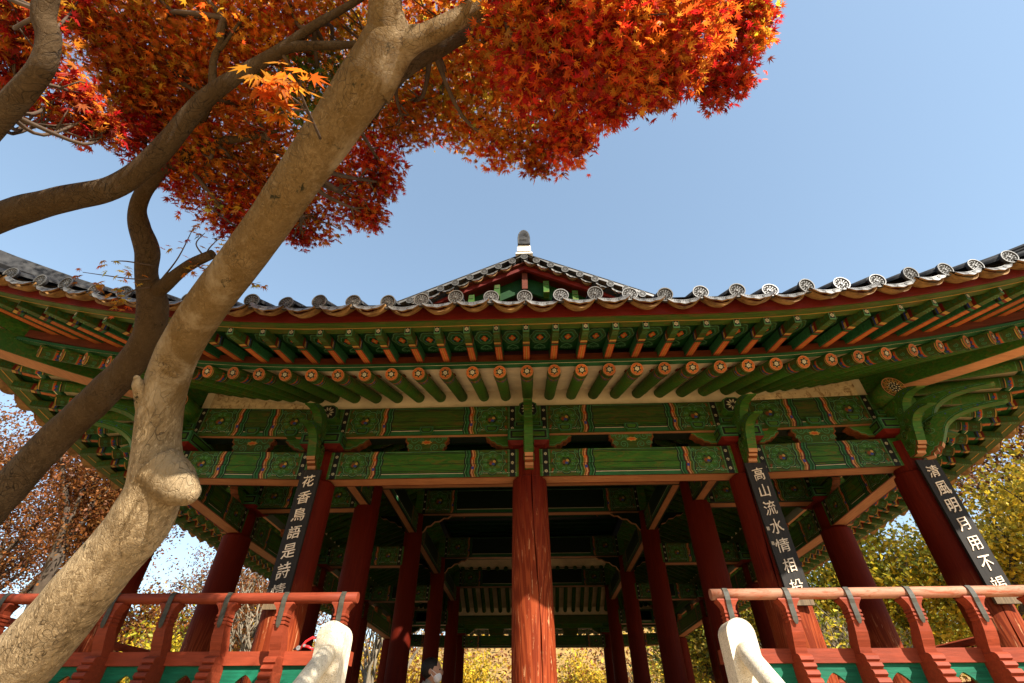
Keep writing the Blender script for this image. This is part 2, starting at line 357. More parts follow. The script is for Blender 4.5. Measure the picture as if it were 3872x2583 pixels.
# ------------------------------------------------------------------ object helpers
def link(o): COL.objects.link(o); return o
def thing(name, label, cat, loc=(0, 0, 0), group=None):
    o = link(bpy.data.objects.new(name, None)); o.location = loc; o.empty_display_size = .2
    tag(o, label, cat, group); return o
def tag(o, label, cat, group=None):
    o['label'] = label; o['category'] = cat
    if group: o['group'] = group
    return o
WORLD = {}
def put(name, me, parent=None, mat=None):
    """link a mesh; mat = its matrix in world space"""
    o = link(bpy.data.objects.new(name, me)); mw = mat or Matrix()
    WORLD[o] = mw
    if parent is not None:
        o.parent = parent
        o.matrix_local = WORLD.get(parent, Matrix.Translation(parent.location)).inverted() @ mw
    else: o.matrix_world = mw
    return o
def structure(name, me, mat=None):
    o = put(name, me, None, mat); o['kind'] = 'structure'; return o
CACHE = {}
def cached(key, fn):
    if key not in CACHE: CACHE[key] = fn()
    return CACHE[key]
def T(x, y, z): return Matrix.Translation((x, y, z))
def RZ(a): return Matrix.Rotation(a, 4, 'Z')
def grid(mb, fn, nu, nv, mat, smooth=True):
    pts = [fn(i / nu, j / nv) for i in range(nu + 1) for j in range(nv + 1)]
    mb.add(pts, [(i * (nv + 1) + j, (i + 1) * (nv + 1) + j, (i + 1) * (nv + 1) + j + 1, i * (nv + 1) + j + 1) for i in range(nu) for j in range(nv)], mat, smooth)

# ------------------------------------------------------------------ ground, hill
mb = MB()
grid(mb, lambda a, b_: ((a - .5) * 1200, -300 + b_ * 900, GZ), 40, 40, 'earth'); structure('ground', mb.mesh('ground'))
def hill_z(x, y):
    t = max(0, min(1, (y - 34) / 60)); s = t * t * (3 - 2 * t)
    return GZ - .3 + s * (13 + 5 * math.sin(x * .02 + 1) + 3 * math.sin(x * .07)) + .5 * mnoise.noise(Vector((x * .1, y * .1, 0)))
mb = MB(); grid(mb, lambda a, b_: ((a - .5) * 320, 32 + b_ * 110, hill_z((a - .5) * 320, 32 + b_ * 110)), 90, 36, 'hill_ground'); structure('hill', mb.mesh('hill'))

# ------------------------------------------------------------------ the pavilion
Y0, HX, CYB, HY = 5.2, 4.2, 11.675, 6.475
PAV = thing('pavilion', 'large open wooden pavilion painted green and red under a grey tiled roof', 'pavilion', (0, CYB, GZ))
FLOOR = -.12
SIDES = [('front', T(0, CYB - HY, 0), HX, [-4.2, -2.4, 0, 2.4, 4.2]),
         ('right', T(HX, CYB, 0) @ RZ(PI / 2), HY, [-6.475, -4.675, -1.575, 1.575, 4.675, 6.475]),
         ('back', T(0, CYB + HY, 0) @ RZ(PI), HX, [-4.2, -2.4, 0, 2.4, 4.2]),
         ('left', T(-HX, CYB, 0) @ RZ(-PI / 2), HY, [-6.475, -4.675, -1.575, 1.575, 4.675, 6.475])]
def rise(x, hl, k=.045): return .83 * k * max(0, abs(x) - (hl - 2.6)) ** 2
def outw(x, hl): return .006 * max(0, abs(x) - (hl - 2.6)) ** 2
# columns
def column_mesh(top, r=.2, matn='column_red', crack=None, shoulder=True, seed=0):
    mb = MB(); n = 36; rings = []
    zs = [FLOOR - .05, .2, .6, 1.0, 1.4, 1.8, top - .42, top - .36, top - .345, top]
    rs = [r * 1.03, r * 1.02, r * 1.01, r, r * .985, r * .965, r * .95, r * .94, r * .80, r * .79]
    if not shoulder: rs[-2:] = [r * .93, r * .92]
    def gap(z, a):
        if crack is None: return 0
        c = crack + .10 * math.sin(z * 2.3 + seed) - .03 * z
        d = abs((a - c + PI) % (2 * PI) - PI)
        return .05 if d < .02 else 0
    zz = []
    for i in range(len(zs) - 1): zz += [(zs[i] + (zs[i + 1] - zs[i]) * q / 4, rs[i] + (rs[i + 1] - rs[i]) * q / 4) for q in range(4)]
    zz.append((zs[-1], rs[-1]))
    for z, rr in zz:
        ring = []
        if crack is None: angs = [2 * PI * j / n for j in range(n)]
        else:
            c = crack + .10 * math.sin(z * 2.3 + seed) - .03 * z
            g_ = .020 * (1 + .7 * math.sin(z * 9 + 2)) + .006; angs = [c + g_] + [c + g_ + (2 * PI - 2 * g_) * (j + 1) / (n) for j in range(n)] + [c - .006, c + .006]
            w_ = .05 if z < top - .4 else .02
            angs = [(q, 0) for q in angs[:-2]] + [(c - .004, w_), (c + .004, w_)]
        for q in angs:
            a, dd = q if isinstance(q, tuple) else (q, 0)
            ring.append(((rr - dd) * math.cos(a), (rr - dd) * math.sin(a), z))
        rings.append(ring)
    mb.loft(rings, matn, crack is None); return mb.mesh('column')
frontcol = {0: ('column_worn', -PI / 2 + .28), 2.4: ('column_worn_low', -PI / 2 - .42), 4.2: ('column_worn_low', -PI / 2 - .10), -2.4: ('column_worn_low', None), -4.2: ('column_worn_low', None)}
def make_column(x, y, top, mt='column_red', crack=None, r=.2, sh=True):
    me = cached(('col', top, mt, crack, r, sh), lambda: column_mesh(top, r, mt, crack, sh, x))
    return put('column', me, PAV, T(x, y, 0) @ RZ(0))
cols_done = set()
for nm, tr, hl, xs in SIDES:
    for i, x in enumerate(xs):
        p = tr @ Vector((x, 0, 0)); key = (round(p.x, 2), round(p.y, 2))
        if key in cols_done: continue
        cols_done.add(key)
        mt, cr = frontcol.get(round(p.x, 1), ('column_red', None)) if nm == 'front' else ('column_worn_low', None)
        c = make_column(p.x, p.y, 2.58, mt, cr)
        if mt == 'column_worn': c['label'] = 'front middle column with bare worn wood and a long crack'
for y in (7.0, 10.1, 13.25, 16.35):
    for x in (-2.4, 2.4): make_column(x, y, 2.95 if y < 8 else 3.62, r=.19, sh=False)
# bays: tie beam, upper beam, panel
def tie_mesh(L, dz):
    mb = MB(); mb.box(-L / 2, L / 2, -.10, .10, 2.245, 2.57, 'green', under='salmon_wood')
    fr = Fr((-L / 2, -.10, 2.245), (1, 0, 0), (0, 0, 1)); painted_face(mb, fr, L, .325)
    fu = Fr((-L / 2, -.10, 2.245), (1, 0, 0), (0, -1, 0))
    for v0 in (0, -.185): pt(mb, fu, [(0, v0), (L, v0), (L, v0 - .015), (0, v0 - .015)][::-1], 'red_paint', .0015)
    fb = Fr((L / 2, .10, 2.245), (-1, 0, 0), (0, 0, 1)); painted_face(mb, fb, L, .325)
    if dz: mb.xform(lambda p: Vector((p.x, p.y, p.z + .06 * (p.x * dz + L / 2) / L)))
    return mb.mesh('tie_beam')
def purlin_mesh(L, dz):
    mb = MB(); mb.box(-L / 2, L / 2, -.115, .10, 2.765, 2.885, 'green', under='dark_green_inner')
    prof = [(-.128, 2.886), (.128, 2.886), (.15, 2.97), (.15, 3.09), (.13, 3.14), (-.128, 3.14)]
    mb.loft([[(-L / 2, y, z) for y, z in prof], [(L / 2, y, z) for y, z in prof]], 'olive')
    fr = Fr((-L / 2, -.128, 2.888), (1, 0, 0), (0, 0, 1)); fl = Fr((-L / 2, -.115, 2.765), (1, 0, 0), (0, 0, 1))
    class Two:      # one painting carried over both timbers
        n = fr.n
        def __call__(s, u, v, h=0): return fr(u, v - .123, h)
    painted_face(mb, Two(), L, .37)
    rect(mb, Fr((-L / 2, -.115, 2.765), (1, 0, 0), (0, -1, 0)), 0, L, -.05, 0, 'salmon_wood', .0015)
    if dz: mb.xform(lambda p: Vector((p.x, p.y, p.z + .06 * (p.x * dz + L / 2) / L)))
    return mb.mesh('upper_beam')
def soro(mb, x, y, z, wd=.15, h=.085, d=.12):
    prof = [(-wd * .33, 0), (wd * .33, 0), (wd / 2, h * .4), (wd / 2, h), (-wd / 2, h), (-wd / 2, h * .4)]
    mb.loft([[(x + a, y - d / 2, z + c) for a, c in prof], [(x + a, y + d / 2, z + c) for a, c in prof]], 'green')
    fr = Fr((x, y - d / 2, z), (1, 0, 0), (0, 0, 1))
    out = prof; inn = [(a * .84, h / 2 + (c - h / 2) * .8) for a, c in prof]; in2 = [(a * .62, h / 2 + (c - h / 2) * .5) for a, c in prof]
    pt(mb, fr, out, 'teal', L1); pt(mb, fr, inn, 'pale_teal', L2); pt(mb, fr, [(a * .78, h / 2 + (c - h / 2) * .7) for a, c in prof], 'black_paint', L3); pt(mb, fr, in2, 'green', L4)
def panel_mesh():
    mb = MB(); H = .235; z = 2.575
    half = [(.20, 0), (.215, .03), (.205, .06), (.235, .09), (.225, .12), (.26, .15), (.25, .18), (.275, .21), (.27, H)]
    prof = half + [(-a, c) for a, c in reversed(half)]
    fr = Fr((0, -.02, z), (1, 0, 0), (0, 0, 1))
    mb.prism(prof, fr, .08, 'olive', edge='dull_orange')
    f2 = Fr((0, -.06, z), (1, 0, 0), (0, 0, 1))
    for s in (-1, 1):
        stroke(mb, f2, [(s * a * .96, c) for a, c in half], .012, 'dull_orange', L1)
        for cx, cy, r, ph, d in ((.15, .165, .055, 2.2, 1), (.10, .06, .05, 4, -1), (.19, .07, .035, 0, 1), (.21, .19, .03, 1, -1), (.06, .15, .03, 0, 1)):
            stroke(mb, f2, spiral(s * cx, cy, r, 1.5, ph if s > 0 else PI - ph, d * s), .014, 'teal', L1)
            stroke(mb, f2, spiral(s * cx, cy, r, 1.5, ph if s > 0 else PI - ph, d * s), .006, 'pale_teal', L2)
    pt(mb, f2, blob2(0, .125, .055, .024, 7, .4), 'yellow_paint', L3); pt(mb, f2, blob2(0, .125, .035, .014, 7, .4), 'orange_paint', L4)
    soro(mb, 0, -.10, z + .195, .16, .09, .12)
    return mb.mesh('carved_panel')
def bracket_mesh(corner=False):
    mb = MB()
    def judu(w0, w1, z0, z1, z2, red):
        def ring(w_, z): return [(-w_, -w_, z), (w_, -w_, z), (w_, w_, z), (-w_, w_, z)]
        mb.loft([ring(w0, z0), ring(w1, z1)], 'red_paint' if red else 'green'); mb.loft([ring(w1, z1 + .001), ring(w1, z2)], 'green')
        for ax in ((1, 0), (0, 1), (-1, 0), (0, -1)):
            u = Vector((ax[0], ax[1], 0)); n = Vector((ax[1], -ax[0], 0)); fr = Fr(n * w1 + Vector((0, 0, z1)), u, (0, 0, 1)); H = z2 - z1
            rect(mb, fr, -w1, w1, 0, H, 'teal', L1); rect(mb, fr, -w1 * .92, w1 * .92, H * .1, H * .9, 'pale_teal', L2)
            rect(mb, fr, -w1 * .88, w1 * .88, H * .17, H * .83, 'black_paint', L3); rect(mb, fr, -w1 * .78, w1 * .78, H * .3, H * .7, 'green', L4)
    judu(.185, .235, 2.585, 2.622, 2.765, True)
    judu(.13, .165, 2.80, 2.83, 2.90, False)
    # side arms with small blocks
    for s in (-1, 1):
        prof = [(.22, 2.62), (.30, 2.615), (.33, 2.64), (.37, 2.645), (.40, 2.68), (.44, 2.69), (.47, 2.73), (.50, 2.74), (.50, 2.78), (.20, 2.78)]
        fr = Fr((0, 0, 0), (s, 0, 0), (0, 0, 1))
        mb.prism(prof if s > 0 else prof, fr, .11, 'green', edge=lambda j: 'dull_orange' if j < 8 else 'green')
        f2 = Fr((0, -.056, 0), (1, 0, 0), (0, 0, 1))
        stroke(mb, f2, [(s * a, c + .008) for a, c in prof[:8]], .010, 'dull_orange', L1)
        stroke(mb, f2, [(s * a, c + .028) for a, c in prof[:8]], .008, 'pale_teal', L1)
        soro(mb, s * .43, -.075, 2.775, .16, .09, .15)
        soro(mb, s * .43, .06, 2.775, .13, .085, .05)
    # tusk arms
    dirs = [((0, -1), 1.0, 1.0)]
    if corner: dirs += [((1, 0), 1.0, 1.0), ((.7071, -.7071), 1.5, 1.05)]
    for d, ext, tk in dirs:
        fr = Fr((0, 0, 0), (d[0], d[1], 0), (0, 0, 1))
        def tusk(root, dz, e):
            top = [(.10, 2.66), (.28, 2.655), (.36, 2.715), (.46, 2.735), (.60, 2.71), (.735, 2.64)]
            bot = [(.715, 2.632), (.60, 2.655), (.50, 2.645), (.425, 2.585), (.385, 2.49), (.355, 2.41), (.34, 2.375), (.315, 2.37), (.31, 2.345), (.275, 2.33), (.265, 2.30), (.19, 2.30), (.10, 2.30)]
            sc = lambda a: a if a < .30 else .30 + (a - .30) * (1 + (e - 1) * 1.5)
            top2 = [Vector((sc(a), c + dz, 0)) for a, c in top[1:]]; b2 = [Vector((sc(a), c + dz, 0)) for a, c in bot[:5]]
            tq = [(p.x, p.y) for p in smooth_path(top2, [0] * 5, 5)[0]]; bq = [(p.x, p.y) for p in smooth_path(b2, [0] * 5, 5)[0]]
            pr = [(.10, 2.66 + dz)] + tq + bq + [(sc(a), c + dz + (.03 if root and a < .36 else 0)) for a, c in bot[5:]]
            pr0 = [(sc(a), c + dz) for a, c in top] + [(sc(a), c + dz + (.03 if root and a < .36 else 0)) for a, c in bot]
            mb.prism(pr[::-1], fr, .095 * tk, 'green', edge=lambda j: 'green')
            h = .0475 * tk
            # painted front edge: pale scalloped lower part
            for s in (1, -1):
                f2 = Fr(fr(0, 0, s * h), fr.u * s, (0, 0, 1)) if s > 0 else Fr(fr(0, 0, -h), fr.u, (0, 0, 1))
                sg = 1
                if s > 0:
                    f2 = Fr(fr(0, 0, h), fr.u, (0, 0, 1))
                hh = L1 if s > 0 else -L1
                def line(PP, wd, mt, hq):
                    for i in range(len(PP) - 1):
                        (x0, y0), (x1, y1) = PP[i], PP[i + 1]; l = math.hypot(x1 - x0, y1 - y0) or 1; nx, ny = -(y1 - y0) / l * wd / 2, (x1 - x0) / l * wd / 2
                        hz = hh * hq + (.00003 if s > 0 else -.00003) * (i % 2)
                        q4 = [f2(x0 - nx, y0 - ny, hz), f2(x1 - nx, y1 - ny, hz), f2(x1 + nx, y1 + ny, hz), f2(x0 + nx, y0 + ny, hz)]
                        mb.poly(q4 if s > 0 else q4[::-1], mt)
                tin = [(a, c - .016) for a, c in tq[:-2]]; bin_ = [(a - .004, c + .016) for a, c in bq[2:]]
                line(tin, .014, 'deep_green', .8); line(tin, .005, 'pale_teal', 1.1); line(bin_, .014, 'deep_green', .8); line(bin_, .005, 'pale_teal', 1.1)
                rim = [(a - .012, c + .008) for a, c in pr0[11:]] if not root else []
                line(rim, .016, 'dull_orange', .8); line([(a - .016, c + .004) for a, c in rim], .006, 'pale_teal', 1.1)
                for ba in (.44, .52, .60): line([(sc(ba), 2.688 + dz - (ba - .44) * .1), (sc(ba) + .012, 2.689 + dz - (ba - .44) * .1)], .014, 'blue_paint', 1.3)
                if not root:
                    for cx, cy, r, q in ((.235, 2.53, .062, 1), (.33, 2.57, .045, 3), (.225, 2.41, .045, 0), (.37, 2.64, .030, 2)):
                        mb.tube([f2(a, c + dz, hh * 3) for a, c in spiral(cx, cy, r, 1.5, q, 1, 12)], .0085, 'olive', 5)
                for cx, cy, r, q in ((.24, 2.52, .06, 1), (.30, 2.43, .035, 2), (.36, 2.56, .04, 3), (.18, 2.40, .04, 0)):
                    P = [(a, c + dz) for a, c in spiral(cx, cy, r, 1.4, q, 1)]
                    for i in range(len(P) - 1):
                        (x0, y0), (x1, y1) = P[i], P[i + 1]; l = math.hypot(x1 - x0, y1 - y0) or 1; nx, ny = -(y1 - y0) / l * .004, (x1 - x0) / l * .004
                        q4 = [f2(x0 - nx, y0 - ny, hh), f2(x1 - nx, y1 - ny, hh), f2(x1 + nx, y1 + ny, hh), f2(x0 + nx, y0 + ny, hh)]
                        mb.poly(q4 if s > 0 else q4[::-1], 'pale_teal')
            eb = [(sc(a), c + dz) for a, c in bot]
            mts = ['green'] * (24 if False else 5) + ['salmon_wood', 'dull_orange', 'salmon_wood', 'dull_orange', 'salmon_wood', 'salmon_wood']
            for i in range(len(eb) - 2):
                (a0, c0), (a1, c1) = eb[i], eb[i + 1]
                if root and i > 4: break
                if i < 5: continue
                nrm = Vector((-(c0 - c1), (a0 - a1))).normalized() * -.002
                q4 = [fr(a0 - nrm.x * -1, c0 + nrm.y, -h * .96), fr(a0 - nrm.x * -1, c0 + nrm.y, h * .96), fr(a1 - nrm.x * -1, c1 + nrm.y, h * .96), fr(a1 - nrm.x * -1, c1 + nrm.y, -h * .96)]
                mb.poly(q4, mts[i])
        tusk(False, 0, ext); tusk(True, .215, ext)
    # beam end with a white flower behind the tusks
    if not corner:
        prof = [(-.085, 2.93), (.085, 2.93), (.12, 2.98), (.10, 3.10), (.05, 3.13), (-.05, 3.13), (-.10, 3.10), (-.12, 2.98)]
        mb.loft([[(a, -.24, c) for a, c in prof], [(a, .0, c) for a, c in prof]], 'green')
        f2 = Fr((0, -.24, 3.03), (1, 0, 0), (0, 0, 1))
        pt(mb, f2, [(a * .93, (c - 3.03) * .93) for a, c in prof], 'pale_teal', L1); pt(mb, f2, [(a * .87, (c - 3.03) * .87) for a, c in prof], 'black_paint', L2)
        for i in range(10):
            a = 2 * PI * i / 10; ca, sa = math.cos(a), math.sin(a)
            pt(mb, f2, [(.02 * ca, .02 * sa), (.05 * ca + .012 * sa, .05 * sa - .012 * ca), (.08 * ca, .08 * sa), (.05 * ca - .012 * sa, .05 * sa + .012 * ca)], 'white_paint', L3)
    else:
        for d in ((0, -1), (1, 0)):      # crossing purlin ends, round, with painted ends
            dv = Vector((d[0], d[1], 0)); c0 = Vector((0, 0, 3.06))
            mb.tube([c0 + dv * .05, c0 + dv * .40], .135, 'green', 20, capmat='black_paint')
            fr = Fr(c0 + dv * .40, Vector((-d[1], d[0], 0)), (0, 0, 1)); rosette(mb, fr, .135, big=True)
            fr2 = Fr((0, 0, 0), (d[0], d[1], 0), (0, 0, 1))
            mb.prism([(.05, 2.78), (.3, 2.78), (.36, 2.84), (.36, 2.915), (.05, 2.915)], fr2, .13, 'green')
    return mb.mesh('bracket')
def rosette(mb, fr, r, big=False):
    pt(mb, fr, blob2(0, 0, r * .98, r * .98, n=20), 'olive' if big else 'orange_paint', L1)
    stroke(mb, fr, blob2(0, 0, r * .93, r * .93, n=20) + [(r * .93, 0)], r * .07, 'salmon_wood', L2)
    star = []; inn = []
    N = 10 if big else 6
    for i in range(2 * N):
        a = PI * i / N + PI / 2; k = .8 if i % 2 == 0 else .5
        star.append((r * k * math.cos(a), r * k * math.sin(a))); inn.append((r * (k - .09) * math.cos(a), r * (k - .09) * math.sin(a)))
    for i in range(N):
        a = PI * (2 * i + 1) / N + PI / 2
        if big: pt(mb, fr, blob2(r * .76 * math.cos(a), r * .76 * math.sin(a), r * .15, r * .15, n=8), 'dull_orange', L2 - .0006)
        stroke(mb, fr, [(r * .5 * math.cos(a), r * .5 * math.sin(a)), (r * .95 * math.cos(a), r * .95 * math.sin(a))], r * .06, 'yellow_paint', L2)
    pt(mb, fr, star, 'yellow_paint', L3); pt(mb, fr, inn, 'black_paint', L4)
    if big:
        for q, n_ in ((.18, 6), (.4, 11)):
            for i in range(n_):
                a = 2 * PI * i / n_; pt(mb, fr, blob2(r * q * math.cos(a), r * q * math.sin(a), r * .07, r * .07, n=6), 'white_paint', L5)
    else: flower(mb, fr, 0, 0, r * .36, 'white_paint', L5, 6, .58)
for nm, tr, hl, xs in SIDES:
    for i in range(len(xs) - 1):
        L = xs[i + 1] - xs[i]; c = (xs[i] + xs[i + 1]) / 2
        dz = -1 if i == 0 else (1 if i == len(xs) - 2 else 0)
        put('tie_beam', cached(('tie', round(L, 3), dz), lambda: tie_mesh(L, dz)), PAV, tr @ T(c, 0, 0))
        put('upper_beam', cached(('pur', round(L, 3), dz), lambda: purlin_mesh(L, dz)), PAV, tr @ T(c, 0, 0))
        put('carved_panel', cached('panel', panel_mesh), PAV, tr @ T(c, 0, .03 * abs(dz)))
    for i, x in enumerate(xs):
        if i == len(xs) - 1: put('bracket', cached('brc', lambda: bracket_mesh(True)), PAV, tr @ T(x, 0, .06))
        elif i: put('bracket', cached('br', bracket_mesh), PAV, tr @ T(x, 0, 0))
# ------------------------------------------------------------------ rafters
RS = .405
def rafter_mesh(L):
    """round rafter: end at the origin, running along +y"""
    mb = MB(); n = 16; r = .064; rnd = random.Random(3)
    rings = []
    for q in range(9):
        y = L * (q / 8) ** 2
        rings.append([(r * (1 + .02 * math.sin(3 * j + q)) * math.cos(2 * PI * j / n), y, r * (1 + .02 * math.sin(3 * j + q)) * math.sin(2 * PI * j / n)) for j in range(n)])
    mb.loft([[p for p in reversed(rg)] for rg in rings], 'green', True)
    rosette(mb, Fr((0, 0, 0), (1, 0, 0), (0, 0, 1)), r)
    def ring(y0, y1, mt, rr):
        k = 14
        for j in range(k):
            a0, a1 = PI + PI * j / k - .2, PI + PI * (j + 1) / k + .2 * (j == k - 1) - .2 * 0
            mb.add([(rr * math.cos(a0), y0, rr * math.sin(a0)), (rr * math.cos(a1), y0, rr * math.sin(a1)), (rr * math.cos(a1), y1, rr * math.sin(a1)), (rr * math.cos(a0), y1, rr * math.sin(a0))], [(3, 2, 1, 0)], mt, True)
    for y0, y1, mt in ((.004, .014, 'yellow_paint'), (.014, .02, 'black_paint'), (.02, .12, 'olive'), (.12, .127, 'pale_teal'), (.127, .15, 'orange_paint'), (.15, .156, 'black_paint'), (.156, .185, 'teal'), (.185, .192, 'yellow_paint'), (.192, .205, 'black_paint'), (.205, .23, 'olive'), (.23, .236, 'pale_teal')):
        ring(y0, y1, mt, r + .003)
    for a in (-2.6, -2.0, -1.3, -.7):
        c, s = math.cos(a), math.sin(a); rr = r + .0035
        fr = Fr((rr * c, .07, rr * s), (-s, 0, c), (0, 1, 0))
        fr.n = Vector((c, 0, s))
        P = spiral(0, 0, .024, 1.3, a, 1, 9)
        for h, wd, mt in ((L1, .010, 'teal'), (L2, .004, 'pale_teal')): stroke(mb, fr, [(x * .8, y) for x, y in P], wd, mt, h)
        pt(mb, fr, [(-.012, .072), (.012, .072), (.012, .1), (-.012, .1)], 'blue_paint', L1)
    return mb.mesh('rafter')
def buyeon_mesh():
    """square flying rafter: end at the origin, running along +y, tapering to its tip"""
    mb = MB(); L = .95; a, b_ = .029, .042
    def sec(y, w_, h0, h1): return [(-w_, y, h0), (w_, y, h0), (w_, y, h1), (-w_, y, h1)]
    mb.loft([sec(0, a, -.04, .045), sec(L, b_, -.055, .06)], 'teal')
    def wat(y): return a + (b_ - a) * y / L
    fr = Fr((0, 0, 0), (1, 0, 0), (0, 0, 1))
    rect(mb, fr, -a, a, -.04, .045, 'pale_teal', L1); rect(mb, fr, -a * .72, a * .72, -.026, .03, 'black_paint', L2); flower(mb, fr, 0, .002, .022, 'white_paint', L3, 6, .5)
    fu = Fr((0, 0, -.04), (1, 0, 0), (0, -L, .0 - .015)); fu.v = Vector((0, -L, .015)).normalized(); fu.n = Vector((0, 0, -1))
    def R(y0, y1, k0, k1, mt, h):
        y0, y1 = [q * 1.5 if q < .2 else max(q, .285) for q in (y0, y1)]; pt(mb, fu, [(k0 * wat(y0), -y0), (k0 * wat(y1), -y1), (k1 * wat(y1), -y1), (k1 * wat(y0), -y0)], mt, h)
    R(.0, .19, -1, 1, 'olive', L1); R(.19, L, -1, 1, 'orange_paint', L1); R(.19, L, -1, -.86, 'red_paint', L2); R(.19, L, .86, 1, 'red_paint', L2)
    R(.19, L, -.62, -.5, 'salmon_wood', L2); R(.19, L, .5, .62, 'salmon_wood', L2); R(.22, L, -.12, .12, 'yellow_paint', L2)
    for y0 in (.03, .055, .08):
        for s in (-1, 1): pt(mb, fu, [(0, -y0), (0, -y0 - .008), (s * a, -y0 - .026), (s * a, -y0 - .018)], 'pale_teal', L2)
    R(.12, .126, -1, 1, 'black_paint', L2); R(.126, .15, -1, 1, 'yellow_paint', L2); R(.15, .165, -1, 1, 'red_paint', L2); R(.165, .18, -1, 1, 'teal', L2); R(.18, .188, -1, 1, 'black_paint', L2)
    for s in (-1, 1):
        fs = Fr((s * a, 0, 0), (0, 1, 0), (0, 0, 1)); fs.u = Vector((s * (b_ - a) / L, 1, 0)).normalized(); fs.n = Vector((s, 0, 0))
        rect(mb, fs, 0, .285, -.04, .045, 'olive', L1); rect(mb, fs, .285, L, -.046, -.038, 'pale_teal', L1)
        for y0 in (.04, .095, .15): stroke(mb, fs, spiral(y0, 0, .026, 1.2, 1, 1, 8), .008, 'teal', L2)
        rect(mb, fs, .185, .215, -.04, .045, 'red_paint', L2); rect(mb, fs, .215, .24, -.04, .02, 'yellow_paint', L3); rect(mb, fs, .24, .255, -.04, .045, 'blue_paint', L2); rect(mb, fs, .265, .285, -.04, .045, 'black_paint', L2)
    return mb.mesh('flying_rafter')
def aim(p, q):
    """matrix with origin p, +y towards q, z up"""
    d = (q - p).normalized(); x = d.cross(Vector((0, 0, 1))).normalized(); z = x.cross(d)
    m = Matrix((x, d, z)).transposed().to_4x4(); m.translation = p; return m
me_raf, me_buy = rafter_mesh(3.5), buyeon_mesh()
def tile_row_mesh(ln=3.6):
    mb = MB(); sl = .60; n = 10; rings = []
    for q in range(max(1, round(ln / .26))):
        y = q * .26; sag = -.10 * math.sin(min(1, y / 3.4) * PI) * .6
        for e, k in ((0, 1.0), (.245, .93)):
            yy = y + e; rings.append([(.068 * k * math.cos(PI * j / n), yy, sl * yy + sag + .068 * k * math.sin(PI * j / n)) for j in range(n + 1)])
    mb.loft(rings, 'tile', True, True, False)
    return mb.mesh('cover_tile_row')
def tile_disc_mesh():
    """round end tile: petals pressed into the disc, in the plane facing -y and tipped a little down"""
    mb = MB(); r = .069; t = .022
    mb.tube([(0, 0, 0), (0, t, 0)], r, 'tile', 24, False, True, 'tile_face')
    fr = Fr((0, 0, 0), (1, 0, 0), (0, 0, 1))
    pt(mb, fr, blob2(0, 0, r * .98, r * .98, n=28), 'tile_face', .001)
    stroke(mb, fr, blob2(0, 0, r * .80, r * .80, n=24) + [(r * .8, 0)], .007, 'tile_groove', .002)
    mb.loft([[fr(u, v, h) for u, v in blob2(0, 0, k, k, n=24)] for k, h in ((r, .0), (r, .008), (r * .88, .008), (r * .86, .0))], 'tile_face', False, False)
    for i in range(12):
        a = 2 * PI * i / 12; c, s = math.cos(a), math.sin(a)
        pt(mb, fr, [(u * c - v * s, u * s + v * c) for u, v in ((r * .30, 0), (r * .45, -.0055), (r * .64, -.0080), (r * .72, 0), (r * .64, .0080), (r * .45, .0055))], 'tile_groove', .003)
    pt(mb, fr, blob2(0, 0, r * .19, r * .19, n=12), 'tile_face', .006)
    stroke(mb, fr, blob2(0, 0, r * .2, r * .2, n=12) + [(r * .2, 0)], .005, 'tile_groove', .007)
    return mb.mesh('round_end_tile')
def pan_tile_mesh(W):
    """hanging end of the concave tile: pale tongue-shaped face over a brown underside"""
    mb = MB(); n = 12; hw = W / 2 - .012; D = .30
    arc = lambda k, z: [(hw * (2 * j / n - 1), z - k * (1 - (2 * j / n - 1) ** 2)) for j in range(n + 1)]
    top, bot = arc(.034, -.002), arc(.050, -.042)
    bot = [(x * .985, z + .005 * math.cos(j * PI * .5)) for j, (x, z) in enumerate(bot)]
    b0 = arc(.094, -.006); b1 = arc(.100, -.024)
    mb.loft([[(x, .012, z) for x, z in b0] + [(x, .012, z) for x, z in reversed(b1)], [(x, D, z + .6 * D) for x, z in b0] + [(x, D, z + .6 * D) for x, z in reversed(b1)]], 'tile_under', True)
    F = [(x, 0, z) for x, z in top] + [(x, -.020, z) for x, z in bot]; B = [(x, .016, z) for x, z in top] + [(x, -.004, z) for x, z in bot]
    m = n + 1
    mb.add(F, [(j + m, j + 1 + m, j + 1, j) for j in range(n)], 'tile_face'); mb.add(B, [(j, j + 1, j + 1 + m, j + m) for j in range(n)], 'tile_under')
    mb.add([F[j + m] for j in range(m)] + [B[j + m] for j in range(m)], [(j, j + m, j + 1 + m, j + 1) for j in range(n)], 'tile_under')
    mb.add([F[j] for j in range(m)] + [B[j] for j in range(m)], [(j, j + 1, j + 1 + m, j + m) for j in range(n)], 'tile_face')
    v = Vector((0, -.028, -.078)).normalized()
    for x in (-.055, .055):
        k = (x / hw) ** 2; zc = -.029 - .040 * (1 - k)
        fr = Fr((x, -.010, zc), (1, 0, 0), (0, .028, .078)); fr.v = Vector((0, .34, .94)); fr.n = Vector((0, -.94, .34))
        stroke(mb, fr, blob2(0, 0, .021, .021, n=12) + [(.021, 0)], .005, 'tile_groove', .003); flower(mb, fr, 0, 0, .014, 'tile_groove', .003, 5, .4)
    for j in range(18):
        x = hw * (2 * (j + .5) / 18 - 1) * .95; k = (x / hw) ** 2; z1 = -.008 - .034 * (1 - k); z0 = z1 - .018 - .012 * ((j * 7) % 5) / 5
        mb.poly([(x - .0015, -.0115, z0), (x + .0015, -.0115, z0), (x + .0015, -.0045, z1), (x - .0015, -.0045, z1)], 'tile_groove')
    return mb.mesh('pan_end_tile')
me_disc, me_pan = tile_disc_mesh(), pan_tile_mesh(.31)
STUFF = {}      # far repeats gathered per kind: list of (mesh, matrix)
def far(kind, me, mat): STUFF.setdefault(kind, []).append((me, mat))
